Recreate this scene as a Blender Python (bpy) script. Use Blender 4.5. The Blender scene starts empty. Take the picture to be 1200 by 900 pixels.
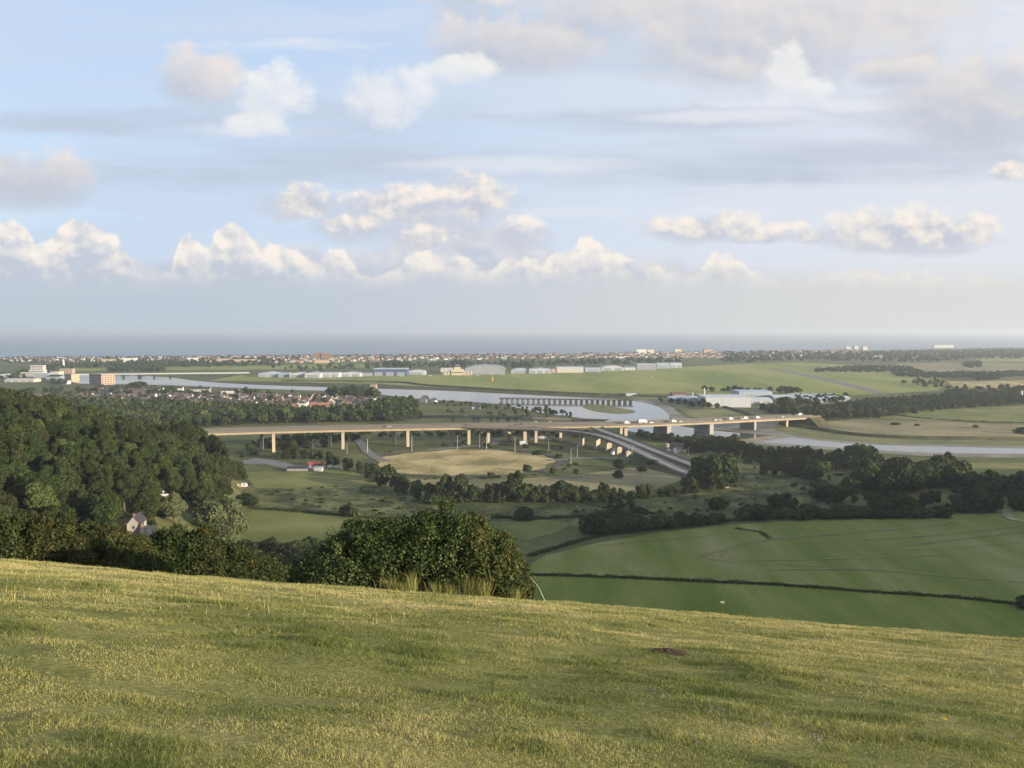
import bpy, math, random
import numpy as np
from mathutils import Vector
random.seed(7)
R = math.radians
SC = bpy.context.scene
COL = SC.collection

# ------------------------------------------------------------------ camera
F, CX, CY, HOR, EYE = 960.0, 600.0, 450.0, 388.0, 105.0
PITCH = math.atan((CY - HOR) / F)
CP, SP = math.cos(PITCH), math.sin(PITCH)
def tn(py):                      # fall per metre of depth for a picture row
    v = (py - CY) / F
    return (SP + v * CP) / (CP - v * SP)
def ux(px, py):                  # metres sideways per metre of depth
    v = (py - CY) / F
    return ((px - CX) / F) / (CP - v * SP)
def at(px, py, z=0.0):           # where the line of sight meets height z
    d = (EYE - z) / tn(py)
    return Vector((ux(px, py) * d, d, z))
def atd(px, py, d):              # the point at depth d
    return Vector((ux(px, py) * d, d, EYE - tn(py) * d))
cam = bpy.data.cameras.new("camera"); co = bpy.data.objects.new("camera", cam); COL.objects.link(co)
co.location = (0, 0, EYE); co.rotation_euler = (math.pi / 2 - PITCH, 0, 0)
cam.sensor_width = 36; cam.lens = 36 * F / 1200; cam.clip_start = 0.1; cam.clip_end = 300000
SC.camera = co

# ------------------------------------------------------------------ noise, terrain
def _h(ix, iy, s):
    n = (ix.astype(np.int64) * 374761393 + iy.astype(np.int64) * 668265263 + s * 974634541) & 0x7fffffff
    n = ((n ^ (n >> 13)) * 1274126177) & 0x7fffffff
    n = n ^ (n >> 16)
    return (n & 0xffff) / 65535.0
def vn(x, y, s=0):
    x = np.asarray(x, float); y = np.asarray(y, float)
    ix = np.floor(x); iy = np.floor(y); fx = x - ix; fy = y - iy
    fx = fx * fx * (3 - 2 * fx); fy = fy * fy * (3 - 2 * fy)
    a = _h(ix, iy, s); b = _h(ix + 1, iy, s); c = _h(ix, iy + 1, s); d = _h(ix + 1, iy + 1, s)
    return (a * (1 - fx) + b * fx) * (1 - fy) + (c * (1 - fx) + d * fx) * fy
def fbm(x, y, o=3, s=0):
    t = 0; a = .5; w = 0
    for k in range(o):
        t = t + a * vn(x * 2 ** k, y * 2 ** k, s + k); w += a; a *= .5
    return t / w
def ss(a, b, x):
    t = np.clip((x - a) / (b - a), 0, 1); return t * t * (3 - 2 * t)
def smax(a, b, k):
    h = np.maximum(k - np.abs(a - b), 0) / k
    return np.maximum(a, b) + h * h * k / 4
A_, B_, C_ = 0.2256, 1.65 / 900.0, 0.079
def near_hill(x, y):
    yk = 108.0
    yp = np.clip(y, 0, yk)
    dz = A_ * yp + B_ * yp * yp + 0.62 * np.maximum(y - yk, 0)
    dz = dz + np.where(y < 0, np.maximum(A_ * y, -6.0), 0)
    z = EYE - 1.65 - dz - C_ * np.clip(x, -160, 200)
    w = 1 - ss(34, 60, y)
    z = z + w * ((fbm(x / 2.4, y / 1.8, 3, 5) - .5) * .25 + (fbm(x / 9.0, y / 7.0, 2, 9) - .5) * .28 * ss(4, 12, y))
    return z
def left_hill(x, y):
    t = (-x / np.maximum(y, 60) - 0.325) / 0.30
    s = np.clip(t, 0, 3) ** .46 * ss(0, .12, t)
    zc = np.interp(y, [60, 130, 180, 300, 420, 480, 600, 720, 860], [58, 50, 46, 58, 64, 62, 36, 10, 0])
    return zc * np.minimum(s, 1.15) - 26.0 * (1 - ss(0, .12, t) * (1 - ss(600, 860, y)))
SHADE_HILL_H = 150.0
def shade_hill(x, y):  # unseen hill added at the right, shaped to throw shade over the valley
    e = x - (0.70 * np.maximum(y, -200) + 70)
    s = ss(0, 330, e)
    k = np.interp(y, [-500, -200, 180, 330, 480, 620], [.8, 1, 1, .77, .43, .0])
    return SHADE_HILL_H * s * k - 26.0
def coast(x):
    return np.interp(x, [-9000, -2200, 0, 1500, 3800, 9000], [3050, 3080, 3650, 4300, 5700, 7000])
def height(x, y):
    x = np.asarray(x, float); y = np.asarray(y, float)
    z = smax(near_hill(x, y), left_hill(x, y), 14.0)
    z = smax(z, shade_hill(x, y), 20.0)
    z = smax(z, np.zeros_like(z), 8.0)
    c = coast(x) + 60 * (fbm(x / 300, x * 0, 2, 3) - .5)
    return np.where(y > 2500, np.interp(y - c, [-40, 60], [0.0, -8.0]), z)
def hz(x, y): return float(height(np.array([x]), np.array([y]))[0])

# ------------------------------------------------------------------ object helpers
def tag(o, label=None, cat=None, group=None, kind=None):
    if label: o["label"] = label
    if cat: o["category"] = cat
    if group: o["group"] = group
    if kind: o["kind"] = kind
    return o
def thing(name, label, cat, loc=(0, 0, 0), rz=0, group=None):
    o = bpy.data.objects.new(name, None); COL.objects.link(o)
    o.empty_display_size = .5
    o.location = loc; o.rotation_euler = (0, 0, rz)
    return tag(o, label, cat, group)
def link(name, me, parent=None, loc=None):
    o = bpy.data.objects.new(name, me); COL.objects.link(o)
    if parent: o.parent = parent
    if loc is not None: o.location = loc
    return o
def kids(o): return [c for c in bpy.data.objects if c.parent == o]
class Proto:                     # a thing built once, copied with its parts
    def __init__(s, root):
        s.root = root; s.tree = [(c, kids(c)) for c in kids(root)]; s.used = False
    def put(s, loc, rz=0, sc=(1, 1, 1), label=None, group=None, cat=None):
        if not s.used:
            r = s.root; s.used = True
        else:
            r = s.root.copy(); COL.objects.link(r)
            for c, g in s.tree:
                d = c.copy(); COL.objects.link(d); d.parent = r
                for e in g:
                    f = e.copy(); COL.objects.link(f); f.parent = d
        r.location = loc; r.rotation_euler = (0, 0, rz); r.scale = sc
        tag(r, label, cat, group)
        return r
class MB:
    def __init__(s): s.v = []; s.f = []; s.m = []
    def add(s, v, f, mi=0):
        b = len(s.v); s.v += [tuple(p) for p in v]
        for q in f: s.f.append([i + b for i in q]); s.m.append(mi)
        return s
    def box(s, x0, x1, y0, y1, z0, z1, mi=0):
        v = [(x0, y0, z0), (x1, y0, z0), (x1, y1, z0), (x0, y1, z0), (x0, y0, z1), (x1, y0, z1), (x1, y1, z1), (x0, y1, z1)]
        return s.add(v, [(3, 2, 1, 0), (4, 5, 6, 7), (0, 1, 5, 4), (1, 2, 6, 5), (2, 3, 7, 6), (3, 0, 4, 7)], mi)
    def prism(s, prof, axis, a, b, mi=0):      # prof = closed outline of 2-D points, run along axis from a to b
        n = len(prof)
        mk = (lambda p, t: (t, p[0], p[1])) if axis == 'x' else ((lambda p, t: (p[0], t, p[1])) if axis == 'y' else (lambda p, t: (p[0], p[1], t)))
        v = [mk(p, a) for p in prof] + [mk(p, b) for p in prof]
        f = [(i, (i + 1) % n, n + (i + 1) % n, n + i) for i in range(n)] + [tuple(range(n - 1, -1, -1)), tuple(range(n, 2 * n))]
        return s.add(v, f, mi)
    def tube(s, pts, rad, n=8, mi=0, cap=True):
        pts = [Vector(p) for p in pts]
        rad = rad if isinstance(rad, (list, tuple)) else [rad] * len(pts)
        rings = []
        for i, p in enumerate(pts):
            d = (pts[min(i + 1, len(pts) - 1)] - pts[max(i - 1, 0)]).normalized()
            a = d.cross(Vector((0, 0, 1)) if abs(d.z) < .9 else Vector((1, 0, 0))).normalized(); b = d.cross(a)
            rings.append([p + (a * math.cos(2 * math.pi * k / n) + b * math.sin(2 * math.pi * k / n)) * rad[i] for k in range(n)])
        v = [q for r in rings for q in r]; f = []
        for i in range(len(pts) - 1):
            for k in range(n):
                f.append((i * n + k, i * n + (k + 1) % n, (i + 1) * n + (k + 1) % n, (i + 1) * n + k))
        if cap: f += [tuple(range(n - 1, -1, -1)), tuple((len(pts) - 1) * n + k for k in range(n))]
        return s.add(v, f, mi)
    def mesh(s, name, mats):
        me = bpy.data.meshes.new(name); me.from_pydata(s.v, [], s.f)
        for m in (mats if isinstance(mats, (list, tuple)) else [mats]): me.materials.append(m)
        me.polygons.foreach_set("material_index", s.m); me.update()
        return me
    def obj(s, name, mats, parent=None, loc=None): return link(name, s.mesh(name, mats), parent, loc)

def raw_mesh(name, V, per, mat, mat_idx=None, tint=None):
    """V: (n, per, 3) array, one polygon of `per` corners per row."""
    n = len(V); me = bpy.data.meshes.new(name)
    me.vertices.add(n * per); me.vertices.foreach_set("co", V.reshape(-1).astype(np.float32))
    me.loops.add(n * per); me.loops.foreach_set("vertex_index", np.arange(n * per, dtype=np.int32))
    me.polygons.add(n); me.polygons.foreach_set("loop_start", np.arange(0, n * per, per, dtype=np.int32))
    me.polygons.foreach_set("loop_total", np.full(n, per, dtype=np.int32))
    for m in (mat if isinstance(mat, (list, tuple)) else [mat]): me.materials.append(m)
    if mat_idx is not None: me.polygons.foreach_set("material_index", mat_idx.astype(np.int32))
    if tint is not None:
        a = me.attributes.new("tint", 'FLOAT', 'POINT'); a.data.foreach_set("value", np.repeat(tint, per).astype(np.float32))
    me.update(calc_edges=True); me.validate()
    return me

# ------------------------------------------------------------------ materials
def newmat(name):
    m = bpy.data.materials.new(name); m.use_nodes = True
    nt = m.node_tree; nt.nodes.clear()
    out = nt.nodes.new("ShaderNodeOutputMaterial")
    return m, nt, out
def nd(nt, typ, **kw):
    n = nt.nodes.new(typ)
    for k, v in kw.items():
        if hasattr(n, k) and not k.startswith("in_"): setattr(n, k, v)
    return n
def noise(nt, vec, scale, detail=4, rough=.55, stretch=None):
    n = nt.nodes.new("ShaderNodeTexNoise"); n.inputs["Scale"].default_value = scale
    n.inputs["Detail"].default_value = detail; n.inputs["Roughness"].default_value = rough
    if stretch:
        mp = nt.nodes.new("ShaderNodeMapping"); mp.inputs["Scale"].default_value = stretch[0]; mp.inputs["Rotation"].default_value = (0, 0, stretch[1])
        nt.links.new(vec, mp.inputs[0]); vec = mp.outputs[0]
    nt.links.new(vec, n.inputs["Vector"])
    return n.outputs["Fac"]
def ramp(nt, fac, stops):
    r = nt.nodes.new("ShaderNodeValToRGB"); e = r.color_ramp.elements
    while len(e) < len(stops): e.new(.5)
    for i, (p, c) in enumerate(stops):
        e[i].position = p; e[i].color = (*c, 1) if len(c) == 3 else c
    nt.links.new(fac, r.inputs[0]); return r.outputs[0]
def mix(nt, a, b, fac, mode='MIX'):
    m = nt.nodes.new("ShaderNodeMix"); m.data_type = 'RGBA'; m.blend_type = mode
    for s, v in ((m.inputs[0], fac), (m.inputs[6], a), (m.inputs[7], b)):
        if isinstance(v, (int, float)): s.default_value = v
        elif isinstance(v, tuple): s.default_value = (*v, 1)
        else: nt.links.new(v, s)
    return m.outputs[2]
def mth(nt, op, a, b=None, clamp=False):
    m = nt.nodes.new("ShaderNodeMath"); m.operation = op; m.use_clamp = clamp
    for s, v in ((m.inputs[0], a), (m.inputs[1], b)):
        if v is None: continue
        if isinstance(v, (int, float)): s.default_value = v
        else: nt.links.new(v, s)
    return m.outputs[0]
def pos(nt): return nt.nodes.new("ShaderNodeNewGeometry").outputs["Position"]
def objco(nt): return nt.nodes.new("ShaderNodeTexCoord").outputs["Object"]
def bsdf(nt, out, col, rough=.9, spec=.25, metal=0, bump=None, bstr=.3, bdist=.1):
    b = nt.nodes.new("ShaderNodeBsdfPrincipled")
    if isinstance(col, tuple): b.inputs["Base Color"].default_value = (*col, 1)
    else: nt.links.new(col, b.inputs["Base Color"])
    if isinstance(rough, (int, float)): b.inputs["Roughness"].default_value = rough
    else: nt.links.new(rough, b.inputs["Roughness"])
    b.inputs["Specular IOR Level"].default_value = spec; b.inputs["Metallic"].default_value = metal
    if bump is not None:
        bp = nt.nodes.new("ShaderNodeBump"); bp.inputs["Strength"].default_value = bstr; bp.inputs["Distance"].default_value = bdist
        nt.links.new(bump, bp.inputs["Height"]); nt.links.new(bp.outputs[0], b.inputs["Normal"])
    nt.links.new(b.outputs[0], out.inputs[0]); return b
def solid(name, c, rough=.8, var=.18, scale=.6, spec=.25, metal=0, streak=False):
    m, nt, out = newmat(name); p = objco(nt)
    n1 = noise(nt, p, scale, 5, .6, ((1, 1, .25), 0) if streak else None)
    d = tuple(x * (1 - var) for x in c); l = tuple(min(x * (1 + var * .6), .9) for x in c)
    bsdf(nt, out, ramp(nt, n1, [(.3, d), (.7, l)]), rough, spec, metal)
    return m
def foliage(name, dark, mid, light, objvar=.5, trans=.22):
    m, nt, out = newmat(name)
    g = nt.nodes.new("ShaderNodeNewGeometry"); oi = nt.nodes.new("ShaderNodeObjectInfo")
    leaf = ramp(nt, g.outputs["Random Per Island"], [(0, dark), (.5, mid), (1, light)])
    big = noise(nt, g.outputs["Position"], .22, 2)
    hs = nt.nodes.new("ShaderNodeHueSaturation")
    hue = mth(nt, 'ADD', mth(nt, 'MULTIPLY', oi.outputs["Random"], -.030 * objvar * 1.5), .5 + .016)
    val = mth(nt, 'ADD', mth(nt, 'MULTIPLY', mth(nt, 'FRACT', mth(nt, 'MULTIPLY', oi.outputs["Random"], 7.31)), objvar), 1 - objvar * .5)
    val = mth(nt, 'MULTIPLY', val, mth(nt, 'ADD', mth(nt, 'MULTIPLY', big, .7), .65))
    nt.links.new(hue, hs.inputs["Hue"]); nt.links.new(val, hs.inputs["Value"]); nt.links.new(leaf, hs.inputs["Color"])
    d = nt.nodes.new("ShaderNodeBsdfDiffuse"); t = nt.nodes.new("ShaderNodeBsdfTranslucent"); mx = nt.nodes.new("ShaderNodeMixShader")
    nt.links.new(hs.outputs[0], d.inputs[0]); nt.links.new(hs.outputs[0], t.inputs[0])
    mx.inputs[0].default_value = trans
    nt.links.new(d.outputs[0], mx.inputs[1]); nt.links.new(t.outputs[0], mx.inputs[2]); nt.links.new(mx.outputs[0], out.inputs[0])
    return m
def land(name, c1, c2, c3=None, scale=.03, fine=.35, stretch=None, bstr=.5, bdist=.5):
    m, nt, out = newmat(name); p = pos(nt)
    a = noise(nt, p, scale, 6, .62, stretch); b = noise(nt, p, fine, 4, .7)
    f = mth(nt, 'ADD', mth(nt, 'MULTIPLY', a, .7), mth(nt, 'MULTIPLY', b, .3))
    st = [(.42, c1), (.58, c2)] if c3 is None else [(.40, c1), (.5, c2), (.60, c3)]
    bsdf(nt, out, ramp(nt, f, st), .95, .1, bump=b, bstr=bstr, bdist=bdist)
    return m

M = {}
M['leaf_dark'] = foliage('leaf_dark', (.020, .033, .013), (.037, .056, .020), (.068, .088, .031))
M['leaf_mid'] = foliage('leaf_mid', (.025, .037, .014), (.048, .064, .024), (.086, .100, .038))
M['leaf_olive'] = foliage('leaf_olive', (.036, .050, .017), (.066, .084, .028), (.11, .125, .044))
M['leaf_willow'] = foliage('leaf_willow', (.070, .084, .038), (.110, .124, .060), (.165, .178, .090), .25)
M['leaf_brown'] = foliage('leaf_brown', (.045, .034, .016), (.075, .058, .026), (.10, .10, .035), .4)
M['leaf_bush'] = foliage('leaf_bush', (.022, .036, .013), (.052, .074, .025), (.14, .16, .065), .1, .3)
M['leaf_far'] = foliage('leaf_far', (.024, .040, .016), (.040, .060, .022), (.065, .080, .03), .4)
M['bark'] = solid('bark', (.09, .07, .05), .95, .4, 3, .1)
M['concrete'] = solid('concrete', (.38, .33, .25), .85, .22, .25, .2, streak=True)
M['concrete_grey'] = solid('concrete_grey', (.30, .29, .27), .88, .25, .3, .2, streak=True)
M['fascia'] = solid('fascia', (.36, .30, .21), .8, .16, .15, .2, streak=True)
M['asphalt'] = solid('asphalt', (.085, .080, .074), .95, .25, .12, .05)
M['asphalt_pale'] = solid('asphalt_pale', (.17, .165, .158), .95, .2, .1, .05)
M['rail_grey'] = solid('rail_grey', (.14, .13, .115), .8, .2, 1, .1)
M['line'] = solid('road_paint', (.72, .72, .68), .7, .15, 1)
M['white'] = solid('white_paint', (.52, .51, .48), .7, .12, .4)
M['cream'] = solid('cream_render', (.50, .43, .32), .75, .1, .3)
M['tan'] = solid('tan_render', (.36, .28, .19), .8, .14, .3)
M['brick'] = solid('brick', (.18, .115, .085), .9, .25, .5)
M['brick_pale'] = solid('brick_pale', (.36, .27, .21), .9, .2, .5)
M['render_grey'] = solid('grey_render', (.42, .42, .40), .85, .15, .4)
M['slate'] = solid('slate', (.05, .05, .058), .9, .25, .8, .08)
M['tile_brown'] = solid('tile_brown', (.095, .072, .064), .85, .25, .8)
M['tile_red'] = solid('tile_red', (.15, .085, .065), .85, .2, .6)
M['sheet_blue'] = solid('sheet_blue', (.30, .36, .43), .5, .12, .2, .4, streak=True)
M['sheet_white'] = solid('sheet_white', (.42, .44, .46), .5, .1, .2, .4, streak=True)
M['sheet_grey'] = solid('sheet_grey', (.25, .27, .29), .5, .16, .2, .4, streak=True)
M['blue'] = solid('blue_paint', (.06, .09, .17), .5, .15, .4)
M['red'] = solid('red_paint', (.36, .055, .035), .5, .15, .6)
M['orange'] = solid('orange_paint', (.70, .30, .06), .6, .1, .4)
M['dark'] = solid('dark_paint', (.03, .03, .035), .5, .2, 1)
M['glass'] = solid('window_glass', (.035, .045, .06), .12, .2, .5, .6)
M['steel'] = solid('galvanised_steel', (.42, .43, .44), .45, .15, 2, .5, .6)
M['timber'] = solid('weathered_timber', (.07, .062, .055), .9, .3, .6, .1)
M['rubber'] = solid('rubber', (.02, .02, .02), .9, .1, 2)
M['rail_green'] = solid('rail_green', (.36, .40, .36), .6, .12, .2)
M['rubble'] = solid('pale_rubble', (.50, .47, .42), .9, .3, .4)

# water
def water(name, base, scale, bstr, rough):
    m, nt, out = newmat(name); p = pos(nt)
    n = noise(nt, p, scale, 5, .65, ((1, .35, 1), .4)); big = noise(nt, p, scale * .012, 4, .6, ((1, .4, 1), .2))
    b = bsdf(nt, out, ramp(nt, big, [(.35, base), (.65, tuple(x * 1.35 for x in base))]), rough, .5, bump=n, bstr=bstr, bdist=.3)
    b.inputs["IOR"].default_value = 1.33
    return m
M['sea'] = water('sea_water', (.085, .125, .160), .10, .9, .35)
M['river'] = water('river_water', (.055, .065, .065), .35, .12, .08)

# ------------------------------------------------------------------ ground sheet
def breaks(lo, hi, fine0, fine1, step, growth):
    b = list(np.arange(fine0, fine1 + 1e-6, step)); s = step
    v = fine1
    while v < hi: s = min(s * growth, 300); v += s; b.append(v)
    s = step; v = fine0; pre = []
    while v > lo: s = min(s * growth, 300); v -= s; pre.append(v)
    return np.array(pre[::-1] + b)
gx = breaks(-7000, 7000, -26, 26, .5, 1.045); gy = breaks(-700, 7200, 1, 42, .4, 1.03)
XX, YY = np.meshgrid(gx, gy); ZZ = height(XX, YY)
nx, ny = len(gx), len(gy)
idx = np.arange(nx * ny).reshape(ny, nx)
qs = np.stack([idx[:-1, :-1], idx[:-1, 1:], idx[1:, 1:], idx[1:, :-1]], -1).reshape(-1, 4)
me = bpy.data.meshes.new("ground"); me.vertices.add(nx * ny)
me.vertices.foreach_set("co", np.stack([XX, YY, ZZ], -1).reshape(-1).astype(np.float32))
me.loops.add(len(qs) * 4); me.loops.foreach_set("vertex_index", qs.reshape(-1).astype(np.int32))
me.polygons.add(len(qs)); me.polygons.foreach_set("loop_start", np.arange(0, len(qs) * 4, 4, dtype=np.int32))
me.polygons.foreach_set("loop_total", np.full(len(qs), 4, dtype=np.int32))
me.polygons.foreach_set("use_smooth", np.ones(len(qs), dtype=bool)); me.update(calc_edges=True)
m, nt, out = newmat("rough_grassland"); p = pos(nt)
sep = nt.nodes.new("ShaderNodeSeparateXYZ"); nt.links.new(p, sep.inputs[0])
down = ramp(nt, noise(nt, p, .55, 6, .65), [(.32, (.12, .135, .042)), (.5, (.20, .20, .068)), (.68, (.28, .25, .10))])
fineg = noise(nt, p, 14, 4, .7)
down = mix(nt, down, ramp(nt, fineg, [(.3, (.5, .52, .45)), (.7, (1.25, 1.2, 1.15))]), 1.0, 'MULTIPLY')
a = noise(nt, p, .012, 6, .62); b2 = noise(nt, p, .12, 5, .7)
vf = mth(nt, 'ADD', mth(nt, 'MULTIPLY', a, .55), mth(nt, 'MULTIPLY', b2, .45))
vale = ramp(nt, vf, [(.36, (.045, .055, .022)), (.5, (.085, .095, .036)), (.62, (.135, .125, .055))])
isdown = mth(nt, 'MULTIPLY', mth(nt, 'SUBTRACT', sep.outputs[2], 62.0), .12, True)
bsdf(nt, out, mix(nt, vale, down, isdown), .97, .08, bump=fineg, bstr=.5, bdist=.04)
me.materials.append(m)
ground = tag(link("ground", me), "rolling downland and valley floor down to the coast", "ground", kind="structure")

bm = MB(); bm.add([(-110000, 2500, -1), (110000, 2500, -1), (110000, 150000, -1), (-110000, 150000, -1)], [(0, 1, 2, 3)])
tag(bm.obj("sea", M['sea']), "calm grey blue sea reaching to the horizon", "sea", kind="structure")

# ------------------------------------------------------------------ flat sheets in the valley
LAYER = [0.03]
def smooth_poly(pts, n=4):
    out = []; k = len(pts)
    for i in range(k):
        p0, p1, p2, p3 = (Vector(pts[(i + j - 1) % k]) for j in range(4))
        for s in range(n):
            t = s / n
            out.append(.5 * ((2 * p1) + (p2 - p0) * t + (2 * p0 - 5 * p1 + 4 * p2 - p3) * t * t + (3 * p1 - p0 - 3 * p2 + p3) * t ** 3))
    return out
def sheet(name, px, mat, z, label, cat, smooth=True, kind="structure"):
    pts = [at(*q) for q in px]
    LAYER[0] += .006; z = LAYER[0]
    if smooth: pts = smooth_poly([(p.x, p.y, 0) for p in pts], 5)
    me = bpy.data.meshes.new(name); n = len(pts)
    me.from_pydata([(p[0], p[1], z) for p in pts], [], [list(range(n))]); me.update()
    if me.polygons[0].normal.z < 0: me.flip_normals()
    me.materials.append(mat)
    return tag(link(name, me), label, cat, kind=kind)
def spline(pts, step):
    """Catmull-Rom through 3-D points, resampled."""
    P = [Vector(p) for p in pts]; P = [2 * P[0] - P[1]] + P + [2 * P[-1] - P[-2]]
    o = []
    for i in range(1, len(P) - 2):
        n = max(2, int((P[i + 1] - P[i]).length / step))
        for s in range(n):
            t = s / n; p0, p1, p2, p3 = P[i - 1:i + 3]
            o.append(.5 * ((2 * p1) + (p2 - p0) * t + (2 * p0 - 5 * p1 + 4 * p2 - p3) * t * t + (3 * p1 - p0 - 3 * p2 + p3) * t ** 3))
    o.append(P[-2]); return o
def normals2(pts):
    r = []
    for i in range(len(pts)):
        d = pts[min(i + 1, len(pts) - 1)] - pts[max(i - 1, 0)]; d.z = 0; d.normalize(); r.append(Vector((d.y, -d.x, 0)))
    return r
def sweep(mb, pts, sec, mi=0, close=True):
    """Sweep a cross-section [(offset to the right, height)] along pts."""
    N = normals2(pts); k = len(sec); v = []; f = []
    for p, n in zip(pts, N):
        for (o, h) in sec: v.append(p + n * o + Vector((0, 0, h)))
    for i in range(len(pts) - 1):
        for j in range(k if close else k - 1):
            f.append((i * k + j, i * k + (j + 1) % k, (i + 1) * k + (j + 1) % k, (i + 1) * k + j))
    if close: f += [tuple(range(k)), tuple((len(pts) - 1) * k + j for j in range(k - 1, -1, -1))]
    return mb.add(v, f, mi)
RL = [.30]
def ribbon(name, pts, w, mat, label, cat, zoff, step=8, kind="structure"):
    RL[0] += .006; zoff = RL[0]; mb = MB(); sweep(mb, spline(pts, step), [(w / 2, zoff), (-w / 2, zoff)], close=False)
    return tag(mb.obj(name, mat), label, cat, kind=kind)

F_ = {
 'field_green': land('pasture_green', (.090, .126, .020), (.128, .160, .032), (.178, .195, .052), .045, .7, ((1, .22, 1), .25)),
 'field_worn': land('pasture_worn', (.105, .138, .026), (.152, .172, .044), (.215, .210, .085), .04, .6, ((1, .18, 1), .12)),
 'pasture': land('pasture_pale', (0.095, 0.110, 0.034), (0.135, 0.145, 0.046), (0.180, 0.175, 0.070), .02, .4),
 'rough': land('rough_pasture', (0.026, 0.034, 0.014), (0.072, 0.082, 0.030), (0.155, 0.148, 0.062), .06, .3),
 'gold': land('dry_meadow', (0.170, 0.145, 0.065), (0.310, 0.250, 0.115), (0.420, 0.340, 0.170), .03, .25),
 'dry': land('dry_field', (0.115, 0.110, 0.055), (0.190, 0.170, 0.090), (0.250, 0.215, 0.115), .015, .2),
 'airfield': land('airfield_grass', (0.125, 0.155, 0.040), (0.185, 0.205, 0.056), (0.250, 0.235, 0.085), .006, .05, ((1, .3, 1), .1)),
 'marsh': land('salt_marsh', (0.091, 0.104, 0.042), (0.137, 0.140, 0.060), (0.195, 0.182, 0.084), .012, .1),
 'mud': land('river_mud', (.14, .13, .105), (.19, .18, .15), (.24, .225, .19), .03, .2),
 'bank': land('bank_grass', (.030, .036, .018), (.06, .062, .028), (.10, .09, .042), .04, .3),
}
Z1, Z2, Z3, Z4, Z5 = .03, .06, .24, .12, .29     # sheets take the next free level by themselves
sheet("field", [(560, 760), (600, 700), (622, 673.5), (700, 675.5), (830, 682.5), (960, 689), (1080, 698), (1215, 710), (1260, 760), (1000, 790), (760, 780)], F_['field_green'], Z1, "dark green pasture just below the crest of the grassy slope", "field", False)
sheet("field", [(600, 672), (640, 651), (700, 636), (760, 626), (830, 617.5), (900, 612), (960, 609), (1080, 604), (1260, 598), (1260, 712), (1080, 698), (960, 689), (830, 682.5), (700, 675.5)], F_['field_worn'], Z2, "wide pasture with pale curving tracks beyond the ditch", "field", False)
sheet("field", [(280, 596), (340, 598), (420, 606), (470, 612), (480, 640), (400, 650), (300, 648), (275, 620)], F_['pasture'], Z2, "small pale pasture left of the big bramble bush", "field", False)
sheet("field", [(284, 552), (330, 552), (400, 548), (440, 560), (475, 578), (520, 592), (560, 605), (470, 611), (420, 604), (340, 597), (285, 594), (282, 570)], F_['rough'], Z1, "rough tussocky pasture in front of the long viaduct", "field", False)
sheet("field", [(284, 553), (330, 553), (400, 548), (432, 560), (420, 572), (360, 573), (300, 572)], F_['pasture'], Z2, "smooth upper part of the pasture near the grey compound", "field", False)
sheet("field", [(560, 612), (640, 609), (672, 613), (655, 622), (620, 632), (570, 634)], F_['pasture'], Z2, "small triangular pasture right of the big bramble bush", "field", False)
sheet("field", [(560, 592), (640, 590), (760, 588), (870, 582), (900, 596), (780, 612), (690, 622), (660, 612), (640, 608), (560, 611)], F_['rough'], Z1, "rough overgrown grass below the dark tree line", "field", False)
sheet("meadow", [(440, 561), (500, 562), (600, 562), (680, 556), (740, 548), (790, 550), (800, 562), (760, 576), (640, 582), (520, 584), (470, 575)], F_['dry'], Z1, "pale dry grass between the tree line and the roundabout", "meadow", False)
sheet("field", [(815, 553), (870, 550), (930, 558), (970, 575), (960, 592), (880, 596), (820, 598), (790, 590)], F_['rough'], Z2, "brown rough ground between the slip road and the hedge", "field", False)
sheet("field", [(945, 496), (1000, 492), (1100, 494), (1260, 500), (1260, 524), (1100, 519), (1000, 515), (930, 504)], F_['dry'], Z1, "brownish flat field on the far river bank", "field", False)
sheet("field", [(1000, 491), (1080, 482), (1150, 477), (1260, 474), (1260, 499), (1100, 493)], F_['pasture'], Z2, "green field beyond the brownish river bank field", "field", False)
sheet("field", [(1110, 543), (1160, 542), (1260, 543), (1260, 550), (1130, 549)], F_['pasture'], Z2, "narrow green strip on the near side of the river at the right", "field", False)
sheet("airfield", [(280, 440), (420, 441), (560, 437), (700, 433), (800, 430), (880, 426), (940, 425), (1000, 428), (1085, 434), (1110, 446), (1100, 458), (1000, 463), (880, 463), (770, 461.5), (680, 461), (600, 458.5), (440, 450.5), (300, 447.5), (240, 447)], F_['airfield'], Z1, "broad flat grass airfield behind the river", "airfield", False)
sheet("field", [(1110, 447), (1180, 446), (1260, 446), (1260, 454), (1120, 455)], F_['gold'], Z2, "golden dry field right of the airfield", "field", False)
sheet("field", [(1140, 419), (1200, 417), (1260, 417), (1260, 424), (1150, 424)], F_['airfield'], Z2, "far pale green field before the coast at the right", "field", False)
sheet("field", [(1050, 426), (1120, 425), (1260, 426), (1260, 437), (1120, 438), (1050, 432)], F_['dry'], Z1, "far brownish field beyond the airfield end", "field", False)
sheet("field", [(85, 431), (200, 430), (320, 428), (450, 426), (460, 430), (320, 433), (200, 434), (85, 435)], F_['airfield'], Z1, "distant green strip before the coastal houses", "field", False)
sheet("marsh", [(300, 447), (440, 450), (600, 458), (680, 460.5), (735, 463), (735, 466), (600, 463), (440, 456.5), (300, 452), (200, 448), (200, 446)], F_['bank'], Z2, "dark muddy river edge below the airfield", "marsh", False)
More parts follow.
